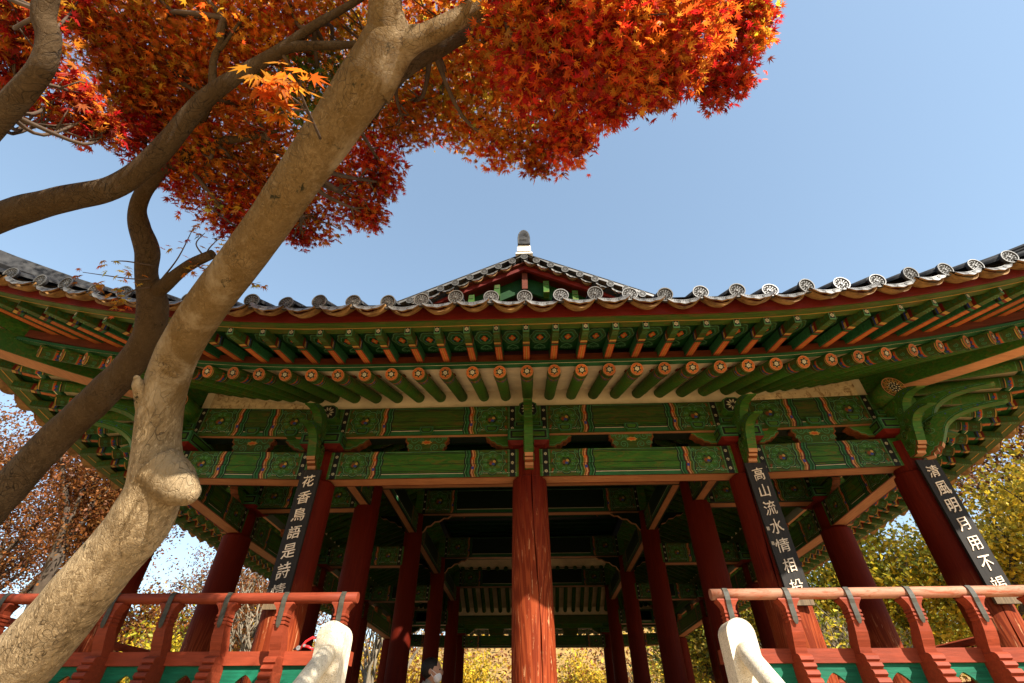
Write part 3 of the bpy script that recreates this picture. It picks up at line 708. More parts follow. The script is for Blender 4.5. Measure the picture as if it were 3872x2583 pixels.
def strip(tr, hl, name, prof, mat, k, half, under=None, n=48):
    mb = MB(); rings = []
    for i in range(n + 1):
        x = -half + 2 * half * i / n
        rings.append([(x * (half + 0) / half, y - outw(x, hl), z + rise(x, hl, k)) for y, z in prof])
    mb.loft(rings, mat, False); return put(name, mb.mesh(name), PAV, tr)
def clampx(x, hl, lim): return max(-lim, min(lim, x))
for si, (nm, tr, hl, xs) in enumerate(SIDES):
    eh = hl + 2.1
    def near_enough(x):
        if nm == 'front': return True
        if nm == 'back': return False
        return (x if nm == 'left' else -x) > hl - 5.4 if nm in ('left', 'right') else False
    def place(kind, me, m, x):
        if near_enough(x): return put(kind, me, PAV, tr @ m)
        far(kind, me, tr @ m); return None
    # rafters and flying rafters
    nx = int((hl + 1.15) / .27)
    par = hl - 1.75
    for i in range(-nx, nx + 1):
        x = i * .27; e = Vector((x, -1.3 - outw(x, hl), 2.81 + rise(x, hl, .034)))
        fan = max(0, abs(x) - par)
        if fan <= 0: q = e + Vector((0, 3, 3 * RS))
        else:
            sgn = 1 if x > 0 else -1; q = Vector((sgn * (par + .12 * min(1, fan)), 1.75, 4.03))
        m = aim(e, q); j = random.Random(i * 7 + si)
        place('rafter', me_raf, m @ Matrix.Rotation(j.uniform(-.15, .15), 4, 'Y'), x)
        d = (q - e); d.z = 0; d.normalize()
        tip = Vector((x, -1.87 - outw(x, hl), 2.885 + rise(x, hl)))
        if fan > 0:
            s = (tip.y - e.y) / d.y; tip.x = e.x + d.x * s; tip.x = clampx(tip.x, hl, hl + 1.82); tip.z = 2.885 + rise(tip.x, hl); tip.y = -1.87 - outw(tip.x, hl)
        b_ = e + Vector((0, 0, .20)) + d * .12; b_.z = 3.035 + rise(x, hl, .040)
        place('flying_rafter', me_buy, aim(tip, b_), x)
    # cream boarding between the rafters
    mb = MB()
    def soff(a, b_):
        x = -(eh - .72) + 2 * (eh - .72) * a; o = Vector((x, -1.33 - outw(x, hl), 2.885 + rise(x, hl, .034)))
        inn = Vector((clampx(x, hl, par), 1.75 if abs(x) > par else (1.85 if nm != 'back' else 3.0), 0)); inn.z = 2.885 + (inn.y + 1.33) * RS
        return o.lerp(inn, b_)
    grid(mb, soff, 60, 8, 'cream', False); put('soffit', mb.mesh('soffit'), PAV, tr)
    # plaster between the rafter feet, standing on the upper beam
    mb = MB(); P3 = [(-.10, 3.12), (-.06, 3.12), (-.06, 3.46), (-.10, 3.44)]
    mb.loft([[(-hl + .1, y, z) for y, z in P3], [(hl - .1, y, z) for y, z in P3]], 'cream', False); put('rafter_plaster', mb.mesh('rafter_plaster'), PAV, tr)
    # wedge boards under the corner rafters
    for sg in (-1, 1):
        mb = MB(); P = []
        for q in range(11):
            x = sg * (par + .1 + (hl - .22 - par - .1) * q / 10); P.append((x, q / 10))
        mb.loft([[(x, -.125, 3.145), (x, .08, 3.145), (x, .08, 3.20 + .12 * t + .09 * t * t), (x, -.125, 3.20 + .12 * t + .09 * t * t)] for x, t in P][::sg], 'stained_cream')
        put('wedge_board', mb.mesh('wedge_board'), PAV, tr)
    # long eave boards
    strip(tr, hl, 'eave_batten', [(-1.32, 2.886), (-1.26, 2.886), (-1.26, 2.935), (-1.32, 2.925)], 'teal', .034, eh - .78)
    strip(tr, hl, 'rafter_stop_board', [(-1.285, 2.936), (-1.25, 2.936), (-1.25, 3.03), (-1.285, 3.03)], 'brown_board', .036, eh - .80)
    strip(tr, hl, 'eave_board', [(-1.975, 2.900), (-1.80, 2.925), (-1.80, 2.96), (-1.975, 2.93)], 'olive', .045, eh - .1)
    strip(tr, hl, 'eave_line_board', [(-1.893, 2.9085), (-1.884, 2.910), (-1.884, 2.925), (-1.893, 2.92)], 'yellow_paint', .045, eh - .1)
    strip(tr, hl, 'tile_support_board', [(-1.99, 2.905), (-1.94, 2.912), (-1.94, 3.10), (-1.99, 3.055)], 'red_paint', .045, eh - .03)
    # green soffit over the flying rafters, painted with medallions and clouds
    mb = MB()
    def so2(a, b_):
        x = -(eh - .1) + 2 * (eh - .1) * a; o = Vector((x, -1.99 - outw(x, hl), 2.932 + rise(x, hl)))
        xi = clampx(x, hl, eh - .8); inn = Vector((xi, -1.25 - outw(xi, hl), 3.105 + rise(xi, hl, .040)))
        return o.lerp(inn, b_)
    grid(mb, so2, 80, 2, 'deep_green', False)
    if nm != 'back':
        for i in range(-nx, nx):
            x = (i + .5) * .27
            if abs(x) > hl + .9: continue
            fan = max(0, abs(x) - par)
            a_ = (x / (eh - .1) + 1) / 2
            if fan > 0:
                dd = .30 * fan / 3; a_ = ((x + math.copysign(dd, x)) / (eh - .1) + 1) / 2
            p0 = so2(a_, 0); p1 = so2(a_, 1); ux = (so2(a_ + .004, .5) - so2(a_ - .004, .5)).normalized()
            fr = Fr(p0, ux, p0 - p1); fr.v = (p1 - p0).normalized(); fr.n = -abs(1) * ux.cross(fr.v)
            if fr.n.z > 0: fr.n = -fr.n
            cy = .43
            for k, mt in ((1.0, 'black_paint'), (.94, 'pale_teal'), (.84, 'olive'), (.72, 'teal'), (.60, 'pale_teal'), (.52, 'deep_green')):
                pt(mb, fr, blob2(0, cy, .100 * k, .150 * k, 6, .16), mt, .002 + .0016 * (1 - k) * 10)
            for ax, ay in ((-.022, 0), (.022, 0), (0, -.03), (0, .03)): pt(mb, fr, blob2(ax * .8, cy + ay * 1.1, .015, .026, n=8), 'orange_paint', .011)
            pt(mb, fr, blob2(0, cy, .014, .026, n=8), 'yellow_paint', .012); pt(mb, fr, blob2(-.04, cy + .03, .008, .01, n=6), 'blue_paint', .011); pt(mb, fr, blob2(.04, cy + .03, .008, .01, n=6), 'blue_paint', .011)
            cy = .665
            for s in (-1, 1): stroke(mb, fr, spiral(s * .034, cy + .02, .032, 1.1, PI / 2 + s * .6, s, 9), .013, 'pale_teal', .003)
            stroke(mb, fr, [(-.058, cy + .02), (-.045, cy - .03), (0, cy - .075), (.045, cy - .03), (.058, cy + .02)], .013, 'pale_teal', .0035)
    o_ = mb.mesh('painted_soffit'); put('painted_soffit', o_, PAV, tr)
    # hip rafters at the right-hand corner of this side
    for z0, z1, w_, ln0, ln1, dzz in ((3.27, 3.05, .11, -.35, 1.72, .0), (3.36, 3.42, .10, .9, 2.06, .0)):
        mb = MB(); rings = []
        for q in range(9):
            t = ln0 + (ln1 - ln0) * q / 8; c = Vector((hl + t, -t, 0)); k = max(0, t) / 2.1
            zb = (3.24 - .16 * max(0, t) + .30 * k * k) if ln0 < 0 else (3.20 + .06 * (t - .9) + .52 * (k * k - .16))
            if t < 0: zb = 3.24 - .36 * t
            s = Vector((.7071, .7071, 0)) * w_
            rings.append([c - s + Vector((0, 0, zb)), c + s + Vector((0, 0, zb)), c + s + Vector((0, 0, zb + .22)), c - s + Vector((0, 0, zb + .22))])
        mb.loft(rings, 'green')
        for q in range(8):
            a, b_ = rings[q], rings[q + 1]; dn = Vector((0, 0, -.002))
            mb.poly([a[0].lerp(a[1], .06) + dn, b_[0].lerp(b_[1], .06) + dn, b_[1].lerp(b_[0], .06) + dn, a[1].lerp(a[0], .06) + dn], 'salmon_wood')
        put('hip_rafter', mb.mesh('hip_rafter'), PAV, tr)
    # tile ends
    nt_ = int((eh - .05) / .31)
    for i in range(-nt_, nt_ + 1):
        x = i * .31; p = Vector((x, -2.1 - outw(x, hl), 3.05 + rise(x, hl))); tl = math.atan(2 * .045 * max(0, abs(x) - (hl - 2.6))) * (1 if x > 0 else -1)
        m = T(*p)
        jj = random.Random(i * 13 + si); jt = Matrix.Rotation(jj.uniform(-.09, .09), 4, 'X') @ Matrix.Rotation(jj.uniform(-.10, .10), 4, 'Z') @ Matrix.Rotation(jj.uniform(-.06, .06), 4, 'Y') @ T(jj.uniform(-.010, .010), jj.uniform(-.02, .02), jj.uniform(-.009, .009))
        ln = min(3.6, eh - abs(x) + .05) if nm in ('front', 'back') else min(3.6, eh - abs(x) + .05) if True else 3.6
        if ln < .2: continue
        row = place('cover_tile_row', cached(('row', round(ln, 2)), lambda: tile_row_mesh(ln)), m @ T(0, .02, 0), x)
        if row is not None: put('round_end_tile', me_disc, row, tr @ m @ jt @ Matrix.Rotation(.16, 4, 'X'))
        else: far('round_end_tile', me_disc, tr @ m @ Matrix.Rotation(.16, 4, 'X'))
        if i < nt_:
            x2 = x + .155; p2 = Vector((x2, -2.10 - outw(x2, hl), 3.022 + rise(x2, hl))); tl = math.atan(2 * .045 * max(0, abs(x2) - (hl - 2.6))) * (1 if x2 > 0 else -1)
            place('pan_end_tile', me_pan, T(*p2) @ Matrix.Rotation(-tl, 4, 'Y') @ jt, x2)
    # roof slope under the tiles
    mb = MB(); long_ = nm in ('left', 'right'); deep = 6.3 if long_ else 3.3
    def rf(a, b_):
        s = deep * b_; half = eh - min(s, 2.8 if long_ else 9) if long_ else eh - s
        x = -half + 2 * half * a; k = max(0, 1 - s / 2.0)
        sag = -.28 * math.sin(PI * min(1, s / 6.3))
        return Vector((x, -2.06 + s - outw(x, hl) * k, 3.035 + .625 * s + sag * .6 + rise(x, hl) * k))
    grid(mb, rf, 60, 16, 'tile'); put('roof_slope', mb.mesh('roof_slope'), PAV, tr)
    # hip ridge running up from the corner
    mb = MB(); pts = []
    for q in range(9):
        s = 3.2 * q / 8; k = max(0, 1 - s / 2.0); x = eh - s
        pts.append(Vector((x - .02, -2.06 + s + .02, 3.27 + .625 * s + rise(eh, hl) * k ** 1.5)))
    for lv in range(4):
        mb.tube([p + Vector((0, 0, .045 * lv)) for p in pts], .10 - .012 * lv, 'tile', 8, False)
    put('hip_ridge', mb.mesh('hip_ridge'), PAV, tr)
for kind, items in STUFF.items():
    V, F, MI, SMO, mats = [], [], [], [], {}; base = 0
    for me, mt in items:
        n = len(me.vertices); co = np.empty(n * 3, np.float32); me.vertices.foreach_get('co', co); co = co.reshape(-1, 3)
        A = np.array(mt); V.append(co @ A[:3, :3].T + A[:3, 3])
        loc = [mats.setdefault(x.name, len(mats)) for x in me.materials]
        for p in me.polygons: F.append([i + base for i in p.vertices]); MI.append(loc[p.material_index])
        base += n
    nm_ = bpy.data.meshes.new(kind); nm_.from_pydata(np.concatenate(V).tolist(), [], F)
    for k in mats: nm_.materials.append(bpy.data.materials[k])
    nm_.polygons.foreach_set('material_index', MI)
    o = put(kind, nm_, PAV); o['kind'] = 'stuff'
# ------------------------------------------------------------------ gable and ridge
GY = 5.9; SLG = .528
def gz(x, y0=6.93): return y0 - SLG * abs(x)
for s in (-1, 1):
    mb = MB()
    for i in range(5):      # descending ridge of stacked thin tiles
        y0 = GY + .03 + .03 * i; z0 = -.03 + .046 * i
        n = 10
        for q in range(n):
            a, b_ = 2.45 * q / n, 2.45 * (q + 1) / n - .012; zz = z0
            pr = [(s * a, gz(a) + zz), (s * b_, gz(b_) + zz), (s * b_, gz(b_) + zz + .024), (s * a, gz(a) + zz + .024)]
            rings = [[(x, y0, z) for x, z in pr], [(x, y0 + .30 - .03 * i, z) for x, z in pr]]
            mb.loft(rings if s < 0 else [r[::-1] for r in rings], 'tile_face')
    pr = [(0, gz(0) - .05), (s * 2.45, gz(2.45) - .05), (s * 2.45, gz(2.45) + .15), (0, gz(0) + .15)]
    rings = [[(x, GY + .12, z) for x, z in pr], [(x, GY + .26, z) for x, z in pr]]
    mb.loft(rings if s < 0 else [r[::-1] for r in rings], 'tile_groove')
    put('gable_ridge', mb.mesh('gable_ridge'), PAV)
    mb = MB()      # bargeboard: green board under a red strip
    for y0, z0, z1, mt in ((GY + .12, -.30, -.20, 'red_paint'), (GY + .36, -.62, -.26, 'deep_green')):
        pr = [(0, gz(0) + z0), (s * 2.6, gz(2.6) + z0), (s * 2.6, gz(2.6) + z1), (0, gz(0) + z1)]
        rings = [[(x, y0, z) for x, z in pr], [(x, y0 + .06, z) for x, z in pr]]
        mb.loft(rings if s < 0 else [r[::-1] for r in rings], mt)
    for x in ((.38, .88, 1.4) if s > 0 else (.5, .95, 1.45)):
        zz = gz(x)
        mb.box(s * x - .05, s * x + .05, GY + .20, GY + .36, zz - .62, zz - .34, 'green'); mb.box(s * x - .04, s * x + .04, GY + .192, GY + .20, zz - .44, zz - .355, 'olive')
    put('bargeboard', mb.mesh('bargeboard'), PAV)
    for i in range(9):
        x = .125 + .25 * i if i else .0
        x = .22 + .25 * (i - 1) if i else 0.
        if i == 0 and s < 0: continue
        z = gz(x) - .10
        r_ = put('round_end_tile', me_disc, PAV, T(s * x, GY - .01, z) @ Matrix.Rotation(.1, 4, 'X') @ Matrix.Scale(.93, 4))
        xm = x + .125 if i else .11
        put('pan_end_tile', me_pan, PAV, T(s * xm, GY + .02, gz(xm) - .145) @ Matrix.Rotation(s * math.atan(SLG), 4, 'Y') @ Matrix.Scale(.84, 4))
        mb = MB(); mb.tube([(s * x, GY + .01, z + .0), (s * x, GY + .4, z + .01)], .062, 'tile', 12); put('gable_tile', mb.mesh('gable_tile'), PAV)
mb = MB(); mb.box(-.05, .05, GY + .20, GY + .36, gz(0) - .72, gz(0) - .31, 'brown_board'); put('bargeboard_joint', mb.mesh('bargeboard_joint'), PAV)
mb = MB(); mb.loft([[(-2.7, GY + .92, 4.7), (2.7, GY + .92, 4.7), (2.7, GY + .92, gz(2.7) - .2), (0, GY + .92, gz(0) - .2), (-2.7, GY + .92, gz(2.7) - .2)], [(-2.7, GY + 1.0, 4.7), (2.7, GY + 1.0, 4.7), (2.7, GY + 1.0, gz(2.7) - .2), (0, GY + 1.0, gz(0) - .2), (-2.7, GY + 1.0, gz(2.7) - .2)]], 'red_paint')
mb.box(-.9, -.3, GY + .80, GY + .919, 5.78, 5.86, 'red_paint'); mb.box(-.012, .012, GY + .905, GY + .919, 4.8, gz(0) - .3, 'black_paint')
put('gable_wall', mb.mesh('gable_wall'), PAV)
mb = MB()      # underside of the gable overhang
for s in (-1, 1):
    pr = [Vector((0, GY + .06, gz(0) - .19)), Vector((s * 2.7, GY + .06, gz(2.7) - .19)), Vector((s * 2.7, GY + 1.0, gz(2.7) - .19)), Vector((0, GY + 1.0, gz(0) - .19))]
    mb.loft([pr, [p + Vector((0, 0, .03)) for p in pr]], 'brown_board')
put('gable_soffit', mb.mesh('gable_soffit'), PAV)
mb = MB()
for i in range(6): mb.box(-.15 + .008 * i, .15 - .008 * i, GY + .12, 17.4, 6.90 + .05 * i, 6.942 + .05 * i, 'tile_face')
mb.tube([(0, GY + .14, 7.2), (0, 17.4, 7.2)], .08, 'tile', 12); put('main_ridge', mb.mesh('main_ridge'), PAV)
mb = MB()      # end tile standing on white plaster
mb.loft([[(-.125, y, 6.98), (.125, y, 6.98), (.125, y, 7.08), (.105, y, 7.14), (-.105, y, 7.14), (-.125, y, 7.08)] for y in (GY - .02, GY + .2)], 'plaster')
mb.loft([[(-.16, y, 6.93), (.16, y, 6.93), (.13, y, 6.985), (-.13, y, 6.985)] for y in (GY - .0, GY + .2)], 'plaster')
prof = [(.115, 7.13), (.118, 7.3), (.105, 7.4), (.08, 7.475), (.04, 7.525), (0, 7.54)]; prof = prof + [(-a, c) for a, c in reversed(prof[:-1])]
mb.loft([[(a, y, c) for a, c in prof] for y in (GY - .06, GY + .35)], 'tile')
fr = Fr((0, GY - .06, 7.3), (1, 0, 0), (0, 0, 1)); stroke(mb, fr, [(a * .86, (c - 7.3) * .88 + .01) for a, c in prof], .007, 'tile_face', .004)
rr = random.Random(5)
for q in range(6): stroke(mb, fr, spiral(rr.uniform(-.06, .06), rr.uniform(-.12, .15), rr.uniform(.02, .04), 1.2, rr.uniform(0, 6), 1, 8), .008, 'tile_groove', .004 + .0004 * q)
put('ridge_end_tile', mb.mesh('ridge_end_tile'), PAV)
# ------------------------------------------------------------------ inside: beams, ceiling, floor
def inner_beam(L, H, D=.26, pale=True):
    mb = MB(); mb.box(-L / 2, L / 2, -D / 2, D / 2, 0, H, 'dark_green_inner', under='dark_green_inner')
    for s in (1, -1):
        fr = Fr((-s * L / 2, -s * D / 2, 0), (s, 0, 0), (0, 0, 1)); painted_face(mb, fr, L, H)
    if pale: rect(mb, Fr((-L / 2, D / 2, 0), (1, 0, 0), (0, -1, 0)), 0, L, D * .2, D * .8, 'salmon_wood', L1)
    return mb.mesh('inner_beam')
for y in (10.1, 13.25, 16.35):
    put('cross_beam', cached('cb', lambda: inner_beam(4.8, .48)), PAV, T(0, y, 3.62))
    put('cross_beam', cached('cb2', lambda: inner_beam(4.8, .3, .2, False)), PAV, T(0, y, 4.62))
    for s in (-1, 1): put('side_beam', cached('sb', lambda: inner_beam(1.8, .34)), PAV, T(s * 3.3, y, 2.62))
put('cross_beam', cached('cb3', lambda: inner_beam(4.8, .34, .2)), PAV, T(0, 7.0, 2.95))
for s in (-1, 1):
    for y0, y1, z in ((7.0, 10.1, 3.22), (10.1, 13.25, 3.22), (13.25, 16.35, 3.22)):
        put('long_beam', cached(('lb', round(y1 - y0, 2)), lambda: inner_beam(y1 - y0, .36, .18)), PAV, T(s * 2.4, (y0 + y1) / 2, z) @ RZ(PI / 2))
    put('long_beam', cached('lb1', lambda: inner_beam(1.8, .34, .18)), PAV, T(s * 2.4, 6.1, 2.62) @ RZ(PI / 2))
    for y in (7.0, 16.35): put('side_beam', cached('sb', lambda: inner_beam(1.8, .34)), PAV, T(s * 3.3, y, 2.6))
    for y in (10.1, 13.25):      # curved braces at the inner columns
        for d in (-1, 1):
            mb = MB(); fr = Fr((s * 2.4, y, 3.62), (d, 0, 0), (0, 0, 1))
            mb.prism([(.15, -.02), (.75, -.02), (.68, -.07), (.6, -.07), (.52, -.13), (.42, -.14), (.34, -.22), (.26, -.24), (.2, -.34), (.15, -.36)][::1], fr, .08, 'dark_green_inner', edge=lambda j: 'salmon_wood' if 0 < j < 9 else 'dark_green_inner')
            put('brace', mb.mesh('brace'), PAV)
for x0 in (-2.1, -.7, .7):      # cream infill panels over the last cross beam
    mb = MB(); mb.box(x0 + .08, x0 + 1.32, 16.3, 16.36, 4.12, 4.55, 'cream'); fr = Fr((x0, 16.3, 4.12), (1, 0, 0), (0, 0, 1))
    stroke(mb, fr, [(.11, .03), (1.29, .03), (1.29, .25), (1.1, .40), (.3, .40), (.11, .25), (.11, .03)], .02, 'red_paint', L1); put('infill_panel', mb.mesh('infill_panel'), PAV)
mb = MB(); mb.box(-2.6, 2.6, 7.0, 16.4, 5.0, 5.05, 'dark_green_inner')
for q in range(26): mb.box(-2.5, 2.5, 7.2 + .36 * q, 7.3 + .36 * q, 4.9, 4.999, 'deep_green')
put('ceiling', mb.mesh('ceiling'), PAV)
mb = MB()
for q in range(38): mb.box(-5.05 + .266 * q, -5.05 + .266 * q + .262, 4.32, 19.05, FLOOR - .06, FLOOR, 'floor_wood')
put('floor', mb.mesh('floor'), PAV)
mb = MB(); mb.box(-4.75, 4.75, 4.65, 18.7, GZ, FLOOR - .061, 'granite_block'); put('stone_base', mb.mesh('stone_base'), PAV)

# ------------------------------------------------------------------ plaques with writing
def lettering(text, size, pitch):
    mb = MB(); rnd = random.Random(len(text) * 7 + ord(text[0])); parts = []
    for i, ch in enumerate(text):
        cu = bpy.data.curves.new('glyph', 'FONT'); cu.body = ch; cu.size = size; cu.align_x = 'CENTER'; cu.offset = -size * .002
        cu.extrude = .004; cu.resolution_u = 3
        ob = link(bpy.data.objects.new('glyph', cu)); bpy.context.view_layer.update()
        me = bpy.data.meshes.new_from_object(ob.evaluated_get(bpy.context.evaluated_depsgraph_get()))
        bpy.data.objects.remove(ob); bpy.data.curves.remove(cu)
        a = rnd.uniform(-.05, .05); sh = .20; sx = rnd.uniform(.9, 1.02); sy = rnd.uniform(.95, 1.12)
        co = [v.co.copy() for v in me.vertices]
        cy = (max(c.y for c in co) + min(c.y for c in co)) / 2
        pts = []
        for c in co:
            x, y = c.x * sx, (c.y - cy) * sy
            y += sh * x; nz = mnoise.noise_vector(Vector((x * 34 + i * 9, y * 34, 0))) * size * .045
            x, y = x * math.cos(a) - y * math.sin(a) + nz.x, x * math.sin(a) + y * math.cos(a) + nz.y
            pts.append((x + rnd.uniform(-.0005, .0005), -c.z, y - pitch * i))
        mb.add(pts, [tuple(p.vertices) for p in me.polygons], 'letter_white'); bpy.data.meshes.remove(me)
    return mb
def plaque(x, text, label, seals=False):
    z1, z0, wd, y = 2.295, .925, .215, Y0 - .205 - .03
    t = thing('hanging_plaque', label, 'plaque', (x, y, z0), 'wooden plaques hung on the front columns')
    mb = MB(); zb = z0 + .10
    mb.box(-wd / 2, wd / 2, -.012, .018, zb + .0005, z1, 'plaque_black'); mb.box(-wd / 2, wd / 2, -.012, .018, z0, zb, 'plaque_wood')
    put('board', mb.mesh('board'), t, T(x, y, 0))
    mb = lettering(text, .142, .181); put('lettering', mb.mesh('lettering'), t, T(x + .0, y - .0165, z1 - .13))
    if seals:
        mb = MB()
        for z in (1.60, 1.46):
            fr = Fr((-.085, -.0125, z), (1, 0, 0), (0, 0, 1)); rect(mb, fr, -.012, .012, -.016, .016, 'letter_white', L1)
            for q in (-1, 0, 1): rect(mb, fr, -.009, .009, q * .009 - .002, q * .009 + .002, 'plaque_black', L2)
        put('seal_mark', mb.mesh('seal_mark'), t, T(x, y, 0))
    mb = MB(); mb.tube([(0, .03, z1 - .01), (0, -.01, z1 + .012), (0, .03, z1 + .03)], .006, 'black_iron', 6); put('hook', mb.mesh('hook'), t, T(x, y, 0))
plaque(-2.40, '花香鳥語是詩情', 'black plaque with white brush characters on the column beside the maple trunk')
plaque(2.42, '高山流水情相投', 'black plaque with two small square seals among its white characters', True)
plaque(4.22, '清風明月用不竭', 'black plaque on the right-hand corner column, its lower half in sun')

# ------------------------------------------------------------------ railings
RY = 4.18
def post_mesh():
    mb = MB(); S = [  # z, half width, front y, back y
        (.822, .076, -.045, .05), (.812, .078, -.048, .05), (.795, .062, -.045, .05), (.77, .046, -.042, .05), (.745, .041, -.04, .05),
        (.738, .046, -.045, .052), (.726, .046, -.045, .052), (.723, .039, -.038, .05), (.716, .039, -.038, .05), (.713, .046, -.045, .052), (.701, .046, -.045, .052), (.698, .040, -.038, .05), (.69, .040, -.038, .05), (.687, .045, -.043, .052), (.675, .045, -.043, .052),
        (.668, .038, -.036, .055), (.60, .043, -.025, .085), (.55, .044, -.008, .11), (.51, .041, .012, .13), (.475, .042, .02, .13),
        (.468, .046, -.012, .13), (.455, .046, -.030, .13), (.432, .045, -.034, .13), (.42, .044, -.018, .13), (.412, .045, -.040, .13), (.39, .045, -.05, .13), (.375, .044, -.03, .13), (.366, .045, -.055, .13), (.343, .045, -.065, .13), (.328, .044, -.045, .13), (.319, .045, -.068, .13), (.295, .045, -.078, .13), (.28, .044, -.055, .13), (.27, .045, -.078, .13), (.24, .045, -.085, .13), (.10, .045, -.07, .13), (-.2, .045, -.04, .13)]
    mb.loft([[(-h, f, z), (h, f, z), (h, b_, z), (-h, b_, z)] for z, h, f, b_ in S[::-1]], 'rail_red')
    return mb.mesh('baluster')
def strap_mesh():
    mb = MB(); P = [(.04, .862), (.03, .892), (0, .899), (-.03, .893), (-.048, .866), (-.053, .835), (-.055, .81), (-.051, .78), (-.052, .70), (-.05, .675), (-.046, .65)]
    rings = []
    for i, (y, z) in enumerate(P):
        h = .019 if i < len(P) - 1 else .008; rings.append([(-h, y, z), (h, y, z)])
    mb.loft(rings, 'strap_metal', False, False, False)
    q = [[(x, y - .003, z + .003 * (z > .86)) for x, y, z in r] for r in rings]
    mb.loft([r[::-1] for r in q], 'strap_metal', False, False, False); return mb.mesh('metal_strap')
me_post, me_strap = post_mesh(), strap_mesh()
def panel_hole_mesh(L):
    mb = MB(); z0, z1 = .06, .424; n = 40; y0, y1 = .125, .15
    out, inn = [], []
    for i in range(n):
        a = 2 * PI * i / n; c, s = math.cos(a), math.sin(a); k = 1 / max(abs(c), abs(s))
        out.append((L / 2 * c * k, (z0 + z1) / 2 + (z1 - z0) / 2 * s * k))
        rr = 1 + .16 * abs(c) ** 6; inn.append(((L / 2 - .075) * c * rr, .215 + .155 * s * (1 - .25 * abs(c))))
    for y, fl in ((y0, 1), (y1, -1)):
        mb.add([(x, y, z) for x, z in out] + [(x, y, z) for x, z in inn], [tuple([i, (i + 1) % n, n + (i + 1) % n, n + i][::fl]) for i in range(n)], 'jade_panel')
    mb.add([(x, y0, z) for x, z in inn] + [(x, y1, z) for x, z in inn], [(i, (i + 1) % n, n + (i + 1) % n, n + i) for i in range(n)], 'pale_teal')
    return mb.mesh('pierced_panel')
me_hole = panel_hole_mesh(.36)
def railing(sgn, label):
    t = thing('railing', label, 'railing', (sgn * 3.2, RY, FLOOR), 'red railings either side of the steps')
    xe, x0, yend = 5.1, 1.37, 18.9
    pale = 'rail_red_sunlit' if sgn > 0 else 'rail_red'  # sunlit tone for the right top rail, darker red for the half-shaded left
    mb = MB(); z = .858; rnd = random.Random(2)
    mb.tube([(sgn * (x0 + (xe - x0) * q / 12), RY, z + .02 * (q / 12) ** 2) for q in range(13)], .04, pale, 16); put('top_rail', mb.mesh('top_rail'), t)
    mb = MB(); mb.tube([(sgn * xe, RY - .08, z + .02), (sgn * xe, yend, z)], .04, 'rail_red', 14); put('top_rail', mb.mesh('top_rail'), t)
    mb = MB(); a, b_ = sorted((sgn * (x0 + .02), sgn * xe)); mb.box(a, b_, RY + .10, RY + .2, .425, .515, 'rail_red'); put('middle_rail', mb.mesh('middle_rail'), t)
    mb = MB(); a, b_ = sorted((sgn * (xe - .06), sgn * (xe + .04))); mb.box(a, b_, RY + .2, yend, .425, .515, 'rail_red'); put('middle_rail', mb.mesh('middle_rail'), t)
    mb = MB(); a, b_ = sorted((sgn * (x0 + .02), sgn * xe)); mb.box(a, b_, RY + .09, RY + .2, -.16, .058, 'rail_red'); mb.box(*sorted((sgn * (xe - .06), sgn * (xe + .05))), RY + .2, yend, -.16, .058, 'rail_red'); put('sill_beam', mb.mesh('sill_beam'), t)
    for q in range(9):
        x = sgn * (1.475 + .455 * q); m = T(x, RY, .018 * (q / 8) ** 2)
        if abs(x) > xe + .05: continue
        p = put('baluster', me_post, t, m); put('metal_strap', me_strap, p, m)
        if q < 8 and abs(x) + .455 <= xe + .06: put('pierced_panel', me_hole, t, T(x + sgn * .2275, RY, 0))
    for q in range(32):
        y = RY + .45 * (q + 1)
        m = T(sgn * (xe), y, 0) @ RZ(sgn * PI / 2)
        if y < yend:
            p = put('baluster', me_post, t, m); put('metal_strap', me_strap, p, m)
            put('pierced_panel', me_hole, t, T(sgn * xe, y - .225, 0) @ RZ(sgn * PI / 2))
    return t
railing(-1, 'red wooden railing running left of the steps, behind the maple trunk')
railing(1, 'red wooden railing right of the steps in full sun, its top rail coloured paler for sunlight')

# ------------------------------------------------------------------ stone steps and their handrails
mb = MB(); nst = 9; rz = (FLOOR - GZ) / nst
for q in range(nst): mb.box(-1.30, 1.30, 2.05 + .25 * q, 2.05 + .25 * q + (.252 if q < nst - 1 else .35), GZ + .001, GZ + rz * (q + 1) - (.03 if q == nst - 1 else 0), 'granite_block')
st = put('stone_steps', mb.mesh('stone_steps')); tag(st, 'grey stone steps leading up between the two railings', 'steps')
def newel_mesh(top, bot):
    mb = MB(); hw = .098; prof = [(hw, bot), (hw, top - .10)] + [(hw * math.cos(a), top - .10 + .10 * math.sin(a)) for a in [PI * q / 14 for q in range(1, 14)]] + [(-hw, top - .10), (-hw, bot)]
    def ins(k): return [(x * (1 - k), z if z == bot else z - k * .1) for x, z in prof]
    mb.loft([[(x, y, z) for x, z in pr] for y, pr in ((-.10, ins(.02)), (-.097, prof), (.097, prof), (.10, ins(.02)))], 'granite'); return mb.mesh('newel')
